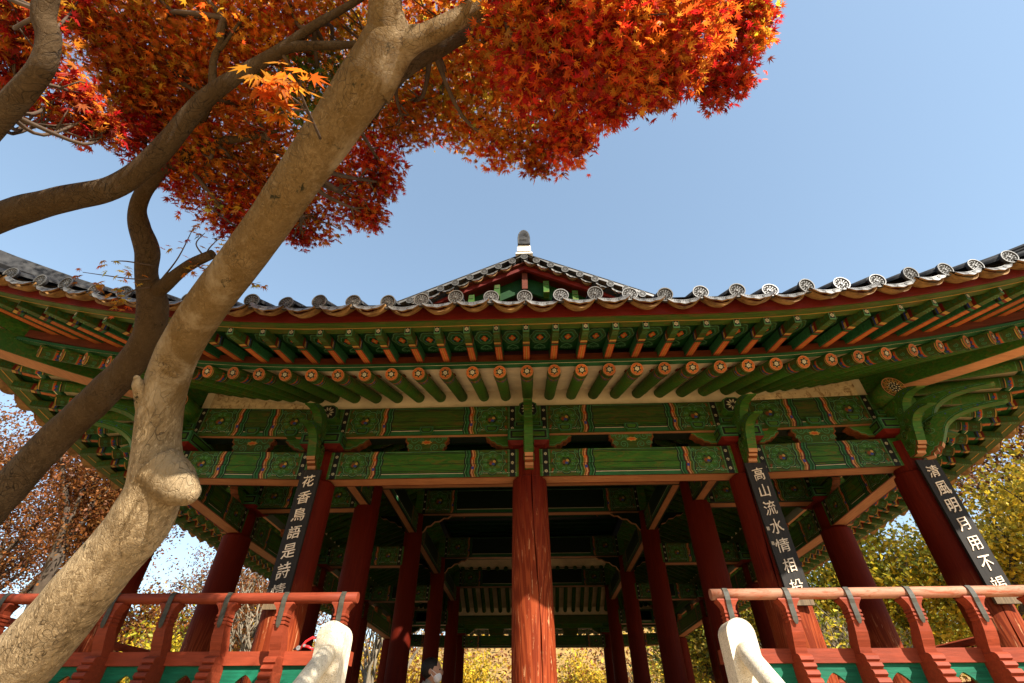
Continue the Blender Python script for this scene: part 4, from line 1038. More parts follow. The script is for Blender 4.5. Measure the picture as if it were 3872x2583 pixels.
def handrail(sgn, label):
    x = sgn * 1.425
    t = thing('stone_handrail', label, 'handrail', (x, 2.9, GZ), 'stone handrails of the steps')
    put('newel', newel_mesh(.655, -.3), t, T(x, 4.0, 0)); put('newel', newel_mesh(-.80, GZ), t, T(x, 1.75, 0))
    mb = MB(); mb.tube([(x, 1.84, -.93), (x, 2.9, -.22), (x, 3.85, .42), (x, 3.91, .455)], .062, 'granite', 18); put('rail', mb.mesh('rail'), t)
    mb = MB(); mb.loft([[(x - .11, 1.66, GZ), (x + .11, 1.66, GZ), (x + .11, 1.66, GZ + .16), (x - .11, 1.66, GZ + .16)], [(x - .11, 4.1, GZ), (x + .11, 4.1, GZ), (x + .11, 4.1, FLOOR - .17), (x - .11, 4.1, FLOOR - .17)]], 'granite'); put('string_stone', mb.mesh('string_stone'), t)
    for y in (2.45, 3.2):
        mb = MB(); z1 = -.93 + (y - 1.84) * .672 - .05; z0 = GZ + .16 + (y - 1.66) * .47; mb.loft([[(x - .05, y - .08, z0), (x + .05, y - .08, z0), (x + .05, y + .08, z0), (x - .05, y + .08, z0)], [(x - .035, y - .05, z1), (x + .035, y - .05, z1), (x + .035, y + .05, z1), (x - .035, y + .05, z1)]], 'granite'); put('support', mb.mesh('support'), t)
handrail(-1, 'pale granite handrail left of the steps with a round-topped post')
handrail(1, 'pale granite handrail right of the steps, its post shaded on one side')
# red-handled hand tool left on the railing
t = thing('hand_pliers', 'small red-handled pliers lying on the middle rail beside the left stone post', 'tool', (-1.80, 4.33, .52))
mb = MB(); c = Vector((-1.80, 4.33, .535))
mb.tube([c, c + Vector((.035, 0, .05)), c + Vector((.08, .0, .075)), c + Vector((.115, 0, .075))], [.009, .01, .011, .009], 'tool_red', 8); put('handle', mb.mesh('handle'), t)
mb = MB(); mb.tube([c + Vector((.02, .0, .02)), c + Vector((.06, .0, .015)), c + Vector((.105, 0, -.005))], [.008, .01, .008], 'tool_red', 8); put('handle', mb.mesh('handle'), t)
mb = MB(); mb.tube([c + Vector((-.01, -.012, .006)), c + Vector((-.01, .012, .006))], .016, 'steel', 14); mb.tube([c + Vector((.03, -.01, .022)), c + Vector((.03, .015, .022))], .010, 'steel', 12); mb.tube([c + Vector((-.01, 0, .01)), c + Vector((-.05, 0, -.003))], [.014, .005], 'black_iron', 8); put('jaw', mb.mesh('jaw'), t)

# ------------------------------------------------------------------ seated person
def skinned(name, chains, mat, parent, sub=2, mats=None):
    """one continuous surface grown round a skeleton: chains of (point, radius) that share their first joint by index"""
    verts, rad, edges, idx = [], [], [], {}
    for ch in chains:
        prev = None
        for p, r in ch:
            k = tuple(round(c, 4) for c in p)
            if k not in idx: idx[k] = len(verts); verts.append(p); rad.append(r)
            if prev is not None: edges.append((prev, idx[k]))
            prev = idx[k]
    me = bpy.data.meshes.new(name); me.from_pydata(verts, edges, []); me.materials.append(M[mat])
    ob = link(bpy.data.objects.new(name, me)); md = ob.modifiers.new('skin', 'SKIN'); md.use_smooth_shade = True
    ob.modifiers.new('sub', 'SUBSURF').levels = sub; ob.modifiers['sub'].render_levels = sub
    for i, v in enumerate(me.skin_vertices[0].data): r = rad[i]; v.radius = r if isinstance(r, tuple) else (r, r); v.use_root = i == 0
    bpy.context.view_layer.update()
    m2 = bpy.data.meshes.new_from_object(ob.evaluated_get(bpy.context.evaluated_depsgraph_get())); bpy.data.objects.remove(ob)
    return put(name, m2, parent)
PX, PYY, PZ = -1.16, 6.45, FLOOR
per = thing('person', 'seated person with short black hair, grey coat and white face mask', 'person', (PX, PYY, PZ))
def Q(x, y, z): return (PX + x, PYY + y, PZ + z)      # faces +x, turned slightly away
sk = [[(Q(-.05, 0, .12), .13), (Q(-.05, 0, .30), .125), (Q(-.04, 0, .45), .12), (Q(-.03, 0, .52), .06), (Q(0, 0, .58), .05), (Q(.015, 0, .63), .055)]]
for s in (-1, 1):
    sk.append([(Q(-.04, 0, .45), .12), (Q(-.04, s * .13, .47), .07), (Q(-.05, s * .19, .42), .055), (Q(.0, s * .24, .24), .045), (Q(.16, s * .17, .16), .038), (Q(.24, s * .10, .14), .03)])
    sk.append([(Q(-.05, 0, .12), .13), (Q(.0, s * .10, .11), .09), (Q(.22, s * .24, .11), .075), (Q(.34, s * .24, .10), .065), (Q(.22, s * .0 + s * .05, .07), .05), (Q(.12, -s * .12, .05), .042), (Q(.20, -s * .16, .04), .035)])
skinned('body', sk, 'coat', per)
mb = MB(); hc = Vector(Q(.03, 0, .70))
def ell(c, rx, ry, rz_, n=18, m=12, f=None):
    rings = []
    for i in range(m + 1):
        th = PI * (i + .02) / (m + .04); ring = []
        for j in range(n):
            a = 2 * PI * j / n; p = Vector((rx * math.sin(th) * math.cos(a), ry * math.sin(th) * math.sin(a), rz_ * math.cos(th)))
            if f: p = f(p)
            ring.append(c + p)
        rings.append(ring)
    return rings[::-1]
def face(p):
    q = p.copy()
    if p.z < -.02: q.x = p.x * (1 - .25 * min(1, (-p.z) / .1)) + .012; q.y = p.y * (1 - .3 * min(1, (-p.z) / .1))
    if p.x > .07 and abs(p.y) < .018 and -.04 < p.z < .02: q.x += .022
    return q
mb.loft(ell(hc, .10, .076, .122, f=face), 'skin', True)
for s in (-1, 1):
    mb.loft(ell(hc + Vector((-.01, s * .078, -.005)), .02, .012, .032, 8, 6), 'skin', True); mb.loft(ell(hc + Vector((.088, s * .03, .012)), .008, .013, .008, 8, 6), 'hair', True)
put('head', mb.mesh('head'), per)
mb = MB(); mb.loft(ell(hc + Vector((-.022, 0, .028)), .108, .088, .106, 24, 12, lambda p: Vector((p.x if p.x < .075 else .075 + (p.x - .075) * .5, p.y, max(p.z, -.075 - .03 * (p.x < 0) + (.09 if p.x > .04 else 0))))), 'hair', True); put('hair', mb.mesh('hair'), per)
mb = MB(); mb.loft(ell(hc + Vector((.060, 0, -.055)), .052, .062, .055, 16, 10), 'mask_cloth', True)
for s in (-1, 1): mb.tube([hc + Vector((.06, s * .06, -.03)), hc + Vector((0, s * .083, .01))], .003, 'mask_cloth', 5); mb.tube([hc + Vector((.05, s * .06, -.08)), hc + Vector((-.01, s * .083, -.02))], .003, 'mask_cloth', 5)
put('face_mask', mb.mesh('face_mask'), per)
mb = MB(); mb.tube([Q(-.03, 0, .515), Q(0, 0, .59)], [.085, .066], 'coat', 16); put('collar', mb.mesh('collar'), per)
for s in (-1, 1):
    b0 = Q(.24, s * .10, .14); ch = [[(b0, .028), (Q(.29, s * .075, .135), .026)]]
    palm = Q(.29, s * .075, .135)
    for q in range(4):
        o = (q - 1.5) * .017; L_ = (.06, .07, .066, .052)[q]
        ch.append([(palm, .026), (Q(.315, s * .06 + o, .135), .010), (Q(.315 + L_ * .5, s * .045 + o, .125), .009), (Q(.315 + L_ * .8, s * .035 + o, .105), .008)])
    ch.append([(b0, .028), (Q(.265, s * .065, .16), .011), (Q(.295, s * .04, .165), .009)])
    skinned('hand', ch, 'skin', per, 1)

# ------------------------------------------------------------------ maples in front
def basis():
    cp, sp, cy, sy = math.cos(PITCH), math.sin(PITCH), math.cos(YAW), math.sin(YAW)
    return Vector((cy, sy, 0)), Vector((sy * sp, -cy * sp, cp)), Vector((-sy * cp, cy * cp, sp))
BR, BU, BF = basis()
def P(x, y, d):
    """a point measured off a 2350 x 1568 print of the photograph, d metres deep"""
    return (BF + BR * ((x - 1175) / 1113.7) - BU * ((y - 784) / 1113.7)) * d
def limb(mb, spec, mat, n=28, rough=.07, seed=0):
    """spec: (x, y, depth, width in print pixels)"""
    pts = [P(x, y, d) if not isinstance(x, Vector) else x for x, y, d, w_ in spec]; rad = []
    for i, (x, y, d, w_) in enumerate(spec):
        if isinstance(x, Vector): rad.append(d); continue
        nb = [q for q in (spec[i - 1] if i else None, spec[i + 1] if i + 1 < len(spec) else None) if q is not None and not isinstance(q[0], Vector)] + [spec[i]]
        tx, ty = nb[-2][0] - nb[0][0] if len(nb) > 2 else nb[0][0] - x, nb[-2][1] - nb[0][1] if len(nb) > 2 else nb[0][1] - y
        tl = math.hypot(tx, ty) or 1; px, py = -ty / tl, tx / tl; ox, oy = x - 1175, y - 784; ol = math.hypot(ox, oy) or 1
        rc = abs(px * ox + py * oy) / ol; cs = 1113.7 / math.hypot(1113.7, ol)
        rad.append(.90 * w_ * d / 1113.7 / 2 / math.sqrt(1 - rc * rc + (rc / cs) ** 2))
    a, b_ = smooth_path(pts, rad, 8); mb.tube(a, b_, mat, n, True, True, None, rough, seed); return a, b_
tree1 = thing('maple_tree', 'leaning maple with thick pale trunk in front of the pavilion, leaves red and orange', 'tree', (-3.75, 2.85, GZ), None)
mb = MB()
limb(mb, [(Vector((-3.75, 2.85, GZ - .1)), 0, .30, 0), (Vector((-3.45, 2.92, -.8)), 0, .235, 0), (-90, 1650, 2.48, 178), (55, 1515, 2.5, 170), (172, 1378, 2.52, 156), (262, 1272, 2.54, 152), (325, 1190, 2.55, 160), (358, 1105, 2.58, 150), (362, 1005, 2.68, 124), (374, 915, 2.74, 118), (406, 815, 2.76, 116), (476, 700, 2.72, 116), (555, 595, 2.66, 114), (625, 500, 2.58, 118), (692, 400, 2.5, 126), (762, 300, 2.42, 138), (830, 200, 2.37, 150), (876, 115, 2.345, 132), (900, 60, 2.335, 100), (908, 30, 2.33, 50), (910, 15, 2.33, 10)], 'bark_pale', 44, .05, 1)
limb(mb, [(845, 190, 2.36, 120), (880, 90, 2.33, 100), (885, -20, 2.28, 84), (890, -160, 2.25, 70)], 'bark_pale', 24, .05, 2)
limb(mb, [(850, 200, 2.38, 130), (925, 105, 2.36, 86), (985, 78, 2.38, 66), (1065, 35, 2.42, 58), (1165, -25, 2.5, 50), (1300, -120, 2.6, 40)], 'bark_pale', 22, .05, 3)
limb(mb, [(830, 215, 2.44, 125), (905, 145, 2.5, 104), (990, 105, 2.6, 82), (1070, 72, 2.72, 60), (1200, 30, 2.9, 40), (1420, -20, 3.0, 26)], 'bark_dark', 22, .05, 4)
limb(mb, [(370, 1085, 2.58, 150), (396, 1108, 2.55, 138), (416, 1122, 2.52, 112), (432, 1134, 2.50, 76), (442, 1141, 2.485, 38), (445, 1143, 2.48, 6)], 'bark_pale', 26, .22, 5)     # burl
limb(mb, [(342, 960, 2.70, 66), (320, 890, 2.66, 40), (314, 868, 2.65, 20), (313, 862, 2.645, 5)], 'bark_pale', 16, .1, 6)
put('trunk', mb.mesh('trunk'), tree1)
tree2 = thing('maple_tree', 'maple whose dark S-bent limbs reach in from the left edge, with orange leaves', 'tree', (-4.6, 2.9, GZ), None)
mb = MB()
B0 = Vector((-4.6, 2.9, GZ - .1))
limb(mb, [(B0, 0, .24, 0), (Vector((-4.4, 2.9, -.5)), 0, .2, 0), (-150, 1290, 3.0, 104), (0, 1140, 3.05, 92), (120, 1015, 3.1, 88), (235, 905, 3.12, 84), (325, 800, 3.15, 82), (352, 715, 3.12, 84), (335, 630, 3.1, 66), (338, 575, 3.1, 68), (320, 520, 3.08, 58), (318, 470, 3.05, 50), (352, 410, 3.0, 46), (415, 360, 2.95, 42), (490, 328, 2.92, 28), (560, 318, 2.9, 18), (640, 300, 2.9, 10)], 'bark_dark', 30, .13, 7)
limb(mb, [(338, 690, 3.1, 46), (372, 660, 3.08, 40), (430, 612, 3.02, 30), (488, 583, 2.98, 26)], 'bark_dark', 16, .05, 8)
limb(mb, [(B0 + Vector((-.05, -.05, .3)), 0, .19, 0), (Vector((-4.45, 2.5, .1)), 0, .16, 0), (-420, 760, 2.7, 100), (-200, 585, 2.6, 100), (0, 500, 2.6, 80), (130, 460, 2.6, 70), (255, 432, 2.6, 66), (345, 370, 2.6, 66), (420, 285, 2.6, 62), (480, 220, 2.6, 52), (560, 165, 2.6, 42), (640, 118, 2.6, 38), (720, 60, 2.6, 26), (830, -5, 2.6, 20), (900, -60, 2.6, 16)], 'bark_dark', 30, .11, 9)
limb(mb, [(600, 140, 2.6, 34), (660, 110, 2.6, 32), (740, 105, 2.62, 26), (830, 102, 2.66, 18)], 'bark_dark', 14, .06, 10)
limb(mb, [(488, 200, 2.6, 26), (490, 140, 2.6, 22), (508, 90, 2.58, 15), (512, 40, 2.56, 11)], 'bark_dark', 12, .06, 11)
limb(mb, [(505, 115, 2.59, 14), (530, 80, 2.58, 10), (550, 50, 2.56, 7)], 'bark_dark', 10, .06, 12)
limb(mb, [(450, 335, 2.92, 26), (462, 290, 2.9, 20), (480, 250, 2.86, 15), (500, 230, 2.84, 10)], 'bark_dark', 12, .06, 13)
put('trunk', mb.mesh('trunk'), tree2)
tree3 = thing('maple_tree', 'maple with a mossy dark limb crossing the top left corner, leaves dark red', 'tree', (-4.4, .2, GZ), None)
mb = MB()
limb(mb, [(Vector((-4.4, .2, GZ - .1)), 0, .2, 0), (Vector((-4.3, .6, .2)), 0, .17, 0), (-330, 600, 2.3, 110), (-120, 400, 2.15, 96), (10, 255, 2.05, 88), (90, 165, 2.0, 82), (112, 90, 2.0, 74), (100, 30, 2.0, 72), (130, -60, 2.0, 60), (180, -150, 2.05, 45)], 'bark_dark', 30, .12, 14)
put('trunk', mb.mesh('trunk'), tree3)

# leaves: seven-pointed stars, each a small folded fan
LA = [-90, -142, -122, -95, -68, -50, -28, -12, 0, 12, 28, 50, 68, 95, 122, 142]      # placeholder order kept simple below
def star_template():
    tips = [(0, 1.0), (36, .93), (74, .74), (118, .46), (-36, .93), (-74, .74), (-118, .46)]; tips.sort()
    pts = []
    for i, (a, r) in enumerate(tips):
        pts.append((a, r))
        if i < len(tips) - 1: pts.append(((a + tips[i + 1][0]) / 2, .34 if abs((a + tips[i + 1][0]) / 2) < 90 else .22))
    pts.append((180, .06)); v = [(0, 0, 0.)]
    for a, r in pts:
        t = math.radians(a); v.append((r * math.sin(t), r * math.cos(t), -.22 * r * r + (.06 if r < .4 else 0)))
    n = len(pts); f = [(0, 1 + (i + 1) % n, 1 + i) for i in range(n)]
    return np.array(v, np.float32), np.array(f, np.int32)
SV, SF = star_template()
def leaf_cloud(name, pts, nrm, size, cols, parent, mat='maple_leaf', TV=SV, TF=SF, seed=1, droop=None):
    rg = np.random.default_rng(seed); n = len(pts)
    nrm = nrm / np.linalg.norm(nrm, axis=1, keepdims=True)
    t = rg.normal(size=(n, 3)) if droop is None else droop + rg.normal(size=(n, 3)) * .7
    t -= nrm * (t * nrm).sum(1, keepdims=True); t /= np.linalg.norm(t, axis=1, keepdims=True) + 1e-9
    b_ = np.cross(t, nrm)
    V = pts[:, None, :] + size[:, None, None] * (TV[None, :, 0:1] * b_[:, None, :] + TV[None, :, 1:2] * t[:, None, :] + TV[None, :, 2:3] * nrm[:, None, :])
    if mat == 'maple_leaf':
        fx, fz = rg.uniform(.72, 1.12, n), rg.uniform(-.8, 2.6, n)
        V = pts[:, None, :] + size[:, None, None] * (TV[None, :, 0:1] * b_[:, None, :] * fx[:, None, None] + TV[None, :, 1:2] * t[:, None, :] + TV[None, :, 2:3] * nrm[:, None, :] * fz[:, None, None])
    k = len(TV); V = V.reshape(-1, 3); F = (TF[None] + (np.arange(n) * k)[:, None, None]).reshape(-1, TF.shape[1])
    me = bpy.data.meshes.new(name); m = TF.shape[1]
    me.vertices.add(len(V)); me.vertices.foreach_set('co', V.astype(np.float32).ravel())
    me.loops.add(F.size); me.loops.foreach_set('vertex_index', F.ravel().astype(np.int32))
    me.polygons.add(len(F)); me.polygons.foreach_set('loop_start', np.arange(0, F.size, m, dtype=np.int32))
    me.update(calc_edges=True)
    ca = me.color_attributes.new('Col', 'FLOAT_COLOR', 'POINT'); C = np.ones((n, k, 4), np.float32); C[:, :, :3] = cols[:, None, :]
    ca.data.foreach_set('color', C.ravel()); me.materials.append(M[mat])
    return put(name, me, parent)
PAL = {'red': ((.52, .022, .010), (.42, .012, .012), (.60, .06, .012)), 'orange': ((.66, .15, .012), (.62, .10, .012), (.55, .17, .02)),
       'amber': ((.58, .22, .02), (.60, .17, .015), (.45, .17, .02)), 'yellow': ((.68, .42, .03), (.62, .33, .03), (.50, .36, .04)), 'green': ((.10, .14, .025), (.16, .17, .03), (.07, .11, .02)), 'dark': ((.26, .012, .010), (.30, .03, .01), (.22, .035, .012))}
def blobs_to_leaves(specs, seed, size=(.026, .044)):
    rg = np.random.default_rng(seed); A, N, S, C, D = [], [], [], [], []
    for x, y, d, r, n, pal in specs:
        c = np.array(P(x, y, d)) if not isinstance(x, Vector) else np.array(x); R = r * d / 1113.7 if not isinstance(x, Vector) else r
        u = rg.normal(size=(n, 3)); u /= np.linalg.norm(u, axis=1, keepdims=True)
        q = u * (rg.random((n, 1)) ** .45) * R * (1 + .28 * rg.random((n, 1)) ** 7); q[:, 2] *= .8
        q += np.repeat(rg.normal(size=(n // 9 + 1, 3)), 9, 0)[:n] * R * .10
        # leaves sit in layered sprays
        A.append(c + q + rg.normal(size=(n, 3)) * R * .06)
        nn = rg.normal(size=(n, 3)) * .55 + np.array([.18, -.30, .95]); N.append(nn * np.where(rg.random((n, 1)) < .5, 1, 1))
        big = 1.14 if d and d < 2.55 else 1.0
        S.append(rg.uniform(size[0], size[1], n) * big * np.where(rg.random(n) < .15, .75, 1))
        names = [k for k in pal]; ch = rg.choice(len(names), n, p=np.array([pal[k] for k in names]) / sum(pal.values()))
        cc = np.array([PAL[names[i]][rg.integers(0, 3)] for i in ch]); tone = rg.uniform(.78, 1.3); cc = cc * rg.uniform(.7, 1.2, (n, 1)) * np.array([tone, tone * rg.uniform(.8, 1.35), tone]); C.append(cc)
        D.append(u * .8 + np.array([0, 0, -.9]))
    return [np.concatenate(v) for v in (A, N, S, C, D)]
RO = {'red': 7, 'orange': 4, 'dark': 2}; RR = {'red': 7, 'dark': 4, 'orange': 1}; OR = {'orange': 6, 'amber': 2, 'red': 4}; AM = {'amber': 5, 'orange': 4, 'yellow': 1, 'dark': 1}; YL = {'yellow': 5, 'amber': 4, 'green': 1}; GR = {'green': 6, 'amber': 1}; BR_ = {'orange': 5, 'red': 4, 'amber': 2, 'dark': 1}
main = [  # right wing
 (1700, 60, 2.7, 80, 260, RR), (1655, 150, 2.75, 85, 300, RR), (1660, 0, 2.7, 110, 380, RO), (1640, 200, 2.75, 50, 110, RR), (1740, 20, 2.65, 40, 70, {'orange': 5, 'yellow': 4}), (1735, 90, 2.65, 34, 50, {'orange': 5, 'yellow': 4}), (1700, 190, 2.7, 36, 60, RR),
 (1560, 60, 2.3, 110, 330, OR), (1540, 160, 2.45, 75, 220, RO), (1470, 110, 2.25, 120, 330, OR), (1500, 205, 2.5, 50, 120, RR), (1400, 60, 2.2, 120, 330, RO), (1420, 200, 2.4, 80, 230, RO), (1400, 255, 2.5, 40, 90, RR), (1560, -60, 2.3, 130, 300, OR), (1400, -80, 2.2, 130, 300, RO),
 (1330, 150, 2.3, 110, 320, RO), (1320, 250, 2.6, 85, 260, RO), (1290, 330, 2.8, 70, 240, BR_), (1235, 365, 2.85, 45, 130, BR_), (1330, 320, 2.75, 40, 100, RR), (1260, 60, 2.3, 110, 300, OR), (1230, 170, 2.4, 100, 300, RO), (1200, 280, 2.8, 90, 300, AM), (1150, 335, 2.95, 60, 200, BR_), (1170, 60, 2.5, 100, 240, OR), (1250, -60, 2.3, 130, 300, RO), (1160, 170, 2.9, 90, 280, RO),
 (1090, 130, 3.0, 100, 300, AM), (1080, 230, 3.2, 90, 320, YL), (1080, 300, 3.2, 60, 200, BR_), (1010, 180, 3.3, 90, 300, YL), (1000, 260, 3.3, 75, 280, AM), (930, 290, 3.3, 60, 200, AM), (930, 230, 3.4, 70, 240, YL), (1050, -30, 3.0, 110, 260, OR), (960, 30, 3.2, 90, 220, AM), (820, 60, 3.2, 80, 200, YL), (760, 40, 3.1, 70, 160, YL), (990, 110, 3.4, 80, 200, YL),
 # middle, behind the trunk
 (870, 370, 3.2, 60, 200, RO), (880, 420, 3.2, 45, 150, RO), (820, 460, 3.2, 70, 260, BR_), (780, 400, 3.3, 80, 280, BR_), (720, 500, 3.3, 70, 240, BR_), (690, 540, 3.25, 35, 90, RR), (850, 495, 3.2, 40, 120, RO), (760, 330, 3.4, 80, 260, AM), (650, 480, 3.4, 70, 230, AM), (840, 300, 3.4, 70, 220, AM), (600, 420, 3.4, 85, 280, AM),
]
main += [(930, 205, 4.1, 130, 420, AM), (860, 120, 4.2, 130, 380, YL), (960, 60, 4.2, 140, 380, AM), (800, 220, 4.1, 110, 380, AM), (1040, 100, 4.2, 120, 300, YL)]
left = [(690, 210, 4.1, 120, 400, AM), (580, 220, 4.1, 130, 420, AM), (470, 220, 4.0, 130, 420, OR), (380, 200, 4.0, 110, 380, OR), (640, 100, 4.1, 140, 380, AM), (500, 80, 4.0, 150, 420, OR), (340, 60, 4.0, 130, 380, RO), (700, 400, 3.9, 90, 260, AM), (600, 360, 4.0, 110, 320, AM), (700, 230, 2.9, 85, 190, GR), (740, 170, 3.0, 70, 150, GR), (640, 350, 3.2, 90, 300, AM), (560, 460, 3.2, 80, 290, BR_), (530, 510, 3.2, 45, 130, RR), (480, 440, 3.15, 80, 280, BR_), (420, 400, 3.1, 60, 200, RR), (540, 380, 3.1, 90, 300, AM), (450, 340, 2.9, 70, 220, RO), (330, 320, 2.8, 70, 260, RR), (300, 250, 2.8, 75, 280, RO), (390, 260, 2.9, 90, 300, AM), (300, 180, 2.75, 80, 280, OR), (270, 110, 2.7, 90, 300, RO), (240, 50, 2.7, 80, 240, RO), (380, 150, 2.8, 100, 330, AM), (480, 100, 2.75, 100, 320, OR), (470, 200, 3.0, 90, 280, AM), (560, 60, 2.7, 100, 310, RO), (380, 40, 2.7, 110, 330, OR), (600, 160, 2.95, 90, 260, AM), (580, 260, 2.9, 80, 230, AM), (660, 60, 2.8, 90, 250, OR), (480, -40, 2.7, 120, 300, OR), (650, -50, 2.7, 120, 280, OR), (330, -50, 2.7, 110, 280, RO), (760, 120, 3.1, 70, 150, YL), (500, 300, 3.15, 90, 280, AM)]
corner = [(60, 60, 2.3, 80, 170, BR_), (20, 130, 2.4, 70, 140, BR_), (40, 10, 2.3, 80, 150, RO), (40, 200, 2.45, 45, 60, BR_), (180, 215, 2.4, 55, 70, BR_), (215, 265, 2.4, 55, 80, RO), (150, 260, 2.4, 60, 60, OR), (200, 305, 2.42, 40, 40, RR), (90, 250, 2.4, 45, 40, OR), (240, 300, 2.45, 35, 40, RR), (-60, 120, 2.4, 110, 200, BR_), (-40, -30, 2.4, 110, 200, BR_), (170, 20, 2.5, 50, 80, RO), (40, 275, 2.3, 18, 8, AM), (150, 180, 2.5, 40, 30, RR)]
def spray(specs, seed, size):
    A, N, S, C, D = blobs_to_leaves(specs, seed, size); N = np.array([.1, -.75, .6]) + np.random.default_rng(seed).normal(size=N.shape) * .35
    return A, N, S, C, D
sh = {'amber': 5, 'orange': 3, 'yellow': 3}; br = {'orange': 5, 'amber': 2}
spray1 = spray([(620, 200, 1.75, 48, 13, br), (690, 190, 1.75, 42, 11, br), (650, 250, 1.8, 40, 7, br), (590, 170, 1.75, 25, 4, {'amber': 5})], 11, (.05, .07))
spray2 = spray([(270, 620, 2.95, 28, 14, sh), (300, 640, 2.95, 22, 8, sh), (215, 640, 2.95, 34, 10, sh), (270, 680, 2.95, 34, 14, sh), (275, 710, 2.95, 24, 9, sh), (470, 545, 2.95, 28, 9, {'green': 3, 'amber': 3}), (505, 560, 2.95, 26, 9, sh), (440, 615, 2.95, 28, 11, sh), (500, 630, 2.95, 30, 12, sh), (400, 580, 2.95, 26, 4, sh), (420, 550, 2.95, 10, 2, {'red': 1}), (555, 640, 2.9, 20, 5, sh), (600, 655, 2.9, 22, 6, sh), (560, 490, 2.6, 20, 6, {'yellow': 5, 'amber': 4}), (480, 460, 2.6, 30, 9, {'yellow': 5, 'amber': 3})], 12, (.030, .042))
AMB = {'amber': 6, 'orange': 6, 'yellow': 1, 'dark': 1}
main = [(x, y, d, r, n, (AMB if x < 1000 and y < 340 else ({'amber': 5, 'orange': 4, 'red': 3} if x < 1200 and y < 330 else p))) if not isinstance(x, Vector) and p is not YL else (x, y, d, r, n, p) for x, y, d, r, n, p in main]
corner = [(x, y, d, r, n, {'dark': 5, 'amber': 4, 'red': 2}) for x, y, d, r, n, p in corner]
left = [(x, y, d, r, n, AMB if p in (OR, AM) else ({'orange': 6, 'amber': 4, 'red': 2, 'dark': 1} if p is RO else p)) for x, y, d, r, n, p in left]
for sp, tr_, sd, extra in ((main, tree1, 1, spray1), (left, tree2, 2, spray2), (corner, tree3, 3, None)):
    # more of the crown above and around the frame, so its shade falls where it should
    if tr_ is tree1: sp = sp + [(900 + 170 * q, -210 - 90 * (q % 2), 2.7, 170, 330, RO) for q in range(5)] + [(800, -150, 2.8, 150, 300, OR)]
    if tr_ is tree2: sp = sp + [(100 + 170 * q, -190 - 90 * (q % 2), 3.0, 180, 420, OR) for q in range(5)]
    if tr_ is tree1: sp = sp + [(Vector(c), 0, 0, .40, 420, OR) for c in ((-.95, .55, 3.65), (-.5, .35, 3.75), (-.15, .15, 3.8), (.25, .25, 3.85), (-.1, .6, 3.7), (.1, -.05, 3.9))]
    if tr_ is tree2: sp = sp + [(Vector(c), 0, 0, .42, 420, OR) for c in ((-1.35, .45, 3.7), (-1.9, .3, 3.7), (-2.5, .5, 3.8), (-1.5, .0, 3.85), (-2.2, .8, 4.0), (-3.0, .7, 4.0), (-3.2, 1.2, 4.2))]
    if tr_ is tree2: sp = sp + [(Vector((-3.6 + .62 * a, .5 + .9 * b_, 6.2 + .35 * b_)), 0, 0, .55, 260, OR) for a in range(7) for b_ in range(2)]
    L_ = blobs_to_leaves([(x, y, d, r, int(n * (2.35 if not (d and d > 3.75) else 1.5)), p) for x, y, d, r, n, p in sp], sd)
    if extra is not None: L_ = [np.concatenate([a, b_]) for a, b_ in zip(L_, extra)]
    leaf_cloud('crown', L_[0], L_[1], L_[2], L_[3], tr_, seed=sd, droop=L_[4])
# twigs through the crowns
def twigs(blobs, roots, tr_, seed, thick=.011):
    rnd = random.Random(seed); mb = MB()
    for x, y, d, r, n, p in blobs:
        c = P(x, y, d); a = min(roots, key=lambda q: (q - c).length)
        mid = a.lerp(c, .5) + Vector((rnd.uniform(-.1, .1), rnd.uniform(-.1, .1), rnd.uniform(-.12, .02)))
        pts, rad = smooth_path([a, mid, c], [thick * 1.3, thick, thick * .5], 5); mb.tube(pts, rad, 'twig', 6)
        for q in range(4):
            e = c + Vector((rnd.gauss(0, 1), rnd.gauss(0, 1), rnd.gauss(0, .6))).normalized() * r * d / 1113.7 * rnd.uniform(.6, .95)
            s = mid.lerp(c, rnd.uniform(.2, .9)); m_ = s.lerp(e, .5) + Vector((rnd.uniform(-.04, .04), rnd.uniform(-.04, .04), rnd.uniform(-.03, .05)))
            mb.tube([s, m_, e], [thick * .55, thick * .4, thick * .2], 'twig', 5)
    if tr_ is tree1:
        for a, b_, c in main_sh:
            pts, rad = smooth_path([P(*a), P(*b_), P(*c)], [.007, .005, .003], 5); mb.tube(pts, rad, 'twig', 5)
    if tr_ is tree2:
        for a, b_, c in (((345, 640, 3.05), (300, 640, 3.0), (190, 625, 2.95)), ((345, 660, 3.05), (310, 665, 3.0), (265, 690, 2.95)), ((372, 640, 3.05), (410, 590, 3.0), (445, 520, 2.95)), ((470, 592, 2.98), (480, 570, 2.96), (505, 545, 2.95)), ((440, 605, 3.0), (500, 630, 2.95), (600, 655, 2.9)), ((350, 610, 3.05), (290, 600, 3.0), (255, 600, 2.95)), ((470, 590, 2.98), (450, 560, 2.96), (470, 535, 2.95)), ((540, 520, 2.8), (480, 470, 2.6), (470, 430, 2.6))):
            pts, rad = smooth_path([P(*a), P(*b_), P(*c)], [.006, .004, .002], 5); mb.tube(pts, rad, 'twig', 5)
    put('twigs', mb.mesh('twigs'), tr_)
main_sh = [((735, 318, 2.3), (700, 250, 1.95), (640, 205, 1.76)), ((715, 275, 2.05), (690, 215, 1.85), (690, 185, 1.76)), ((700, 250, 1.95), (660, 255, 1.85), (640, 262, 1.8))]
R1 = [P(*q) for q in ((890, -20, 2.28), (1000, 75, 2.4), (1165, -25, 2.5), (990, 105, 2.6), (1150, 50, 2.8), (1300, 10, 2.95), (1420, -20, 3.0), (700, 380, 2.46), (800, 250, 2.4))]
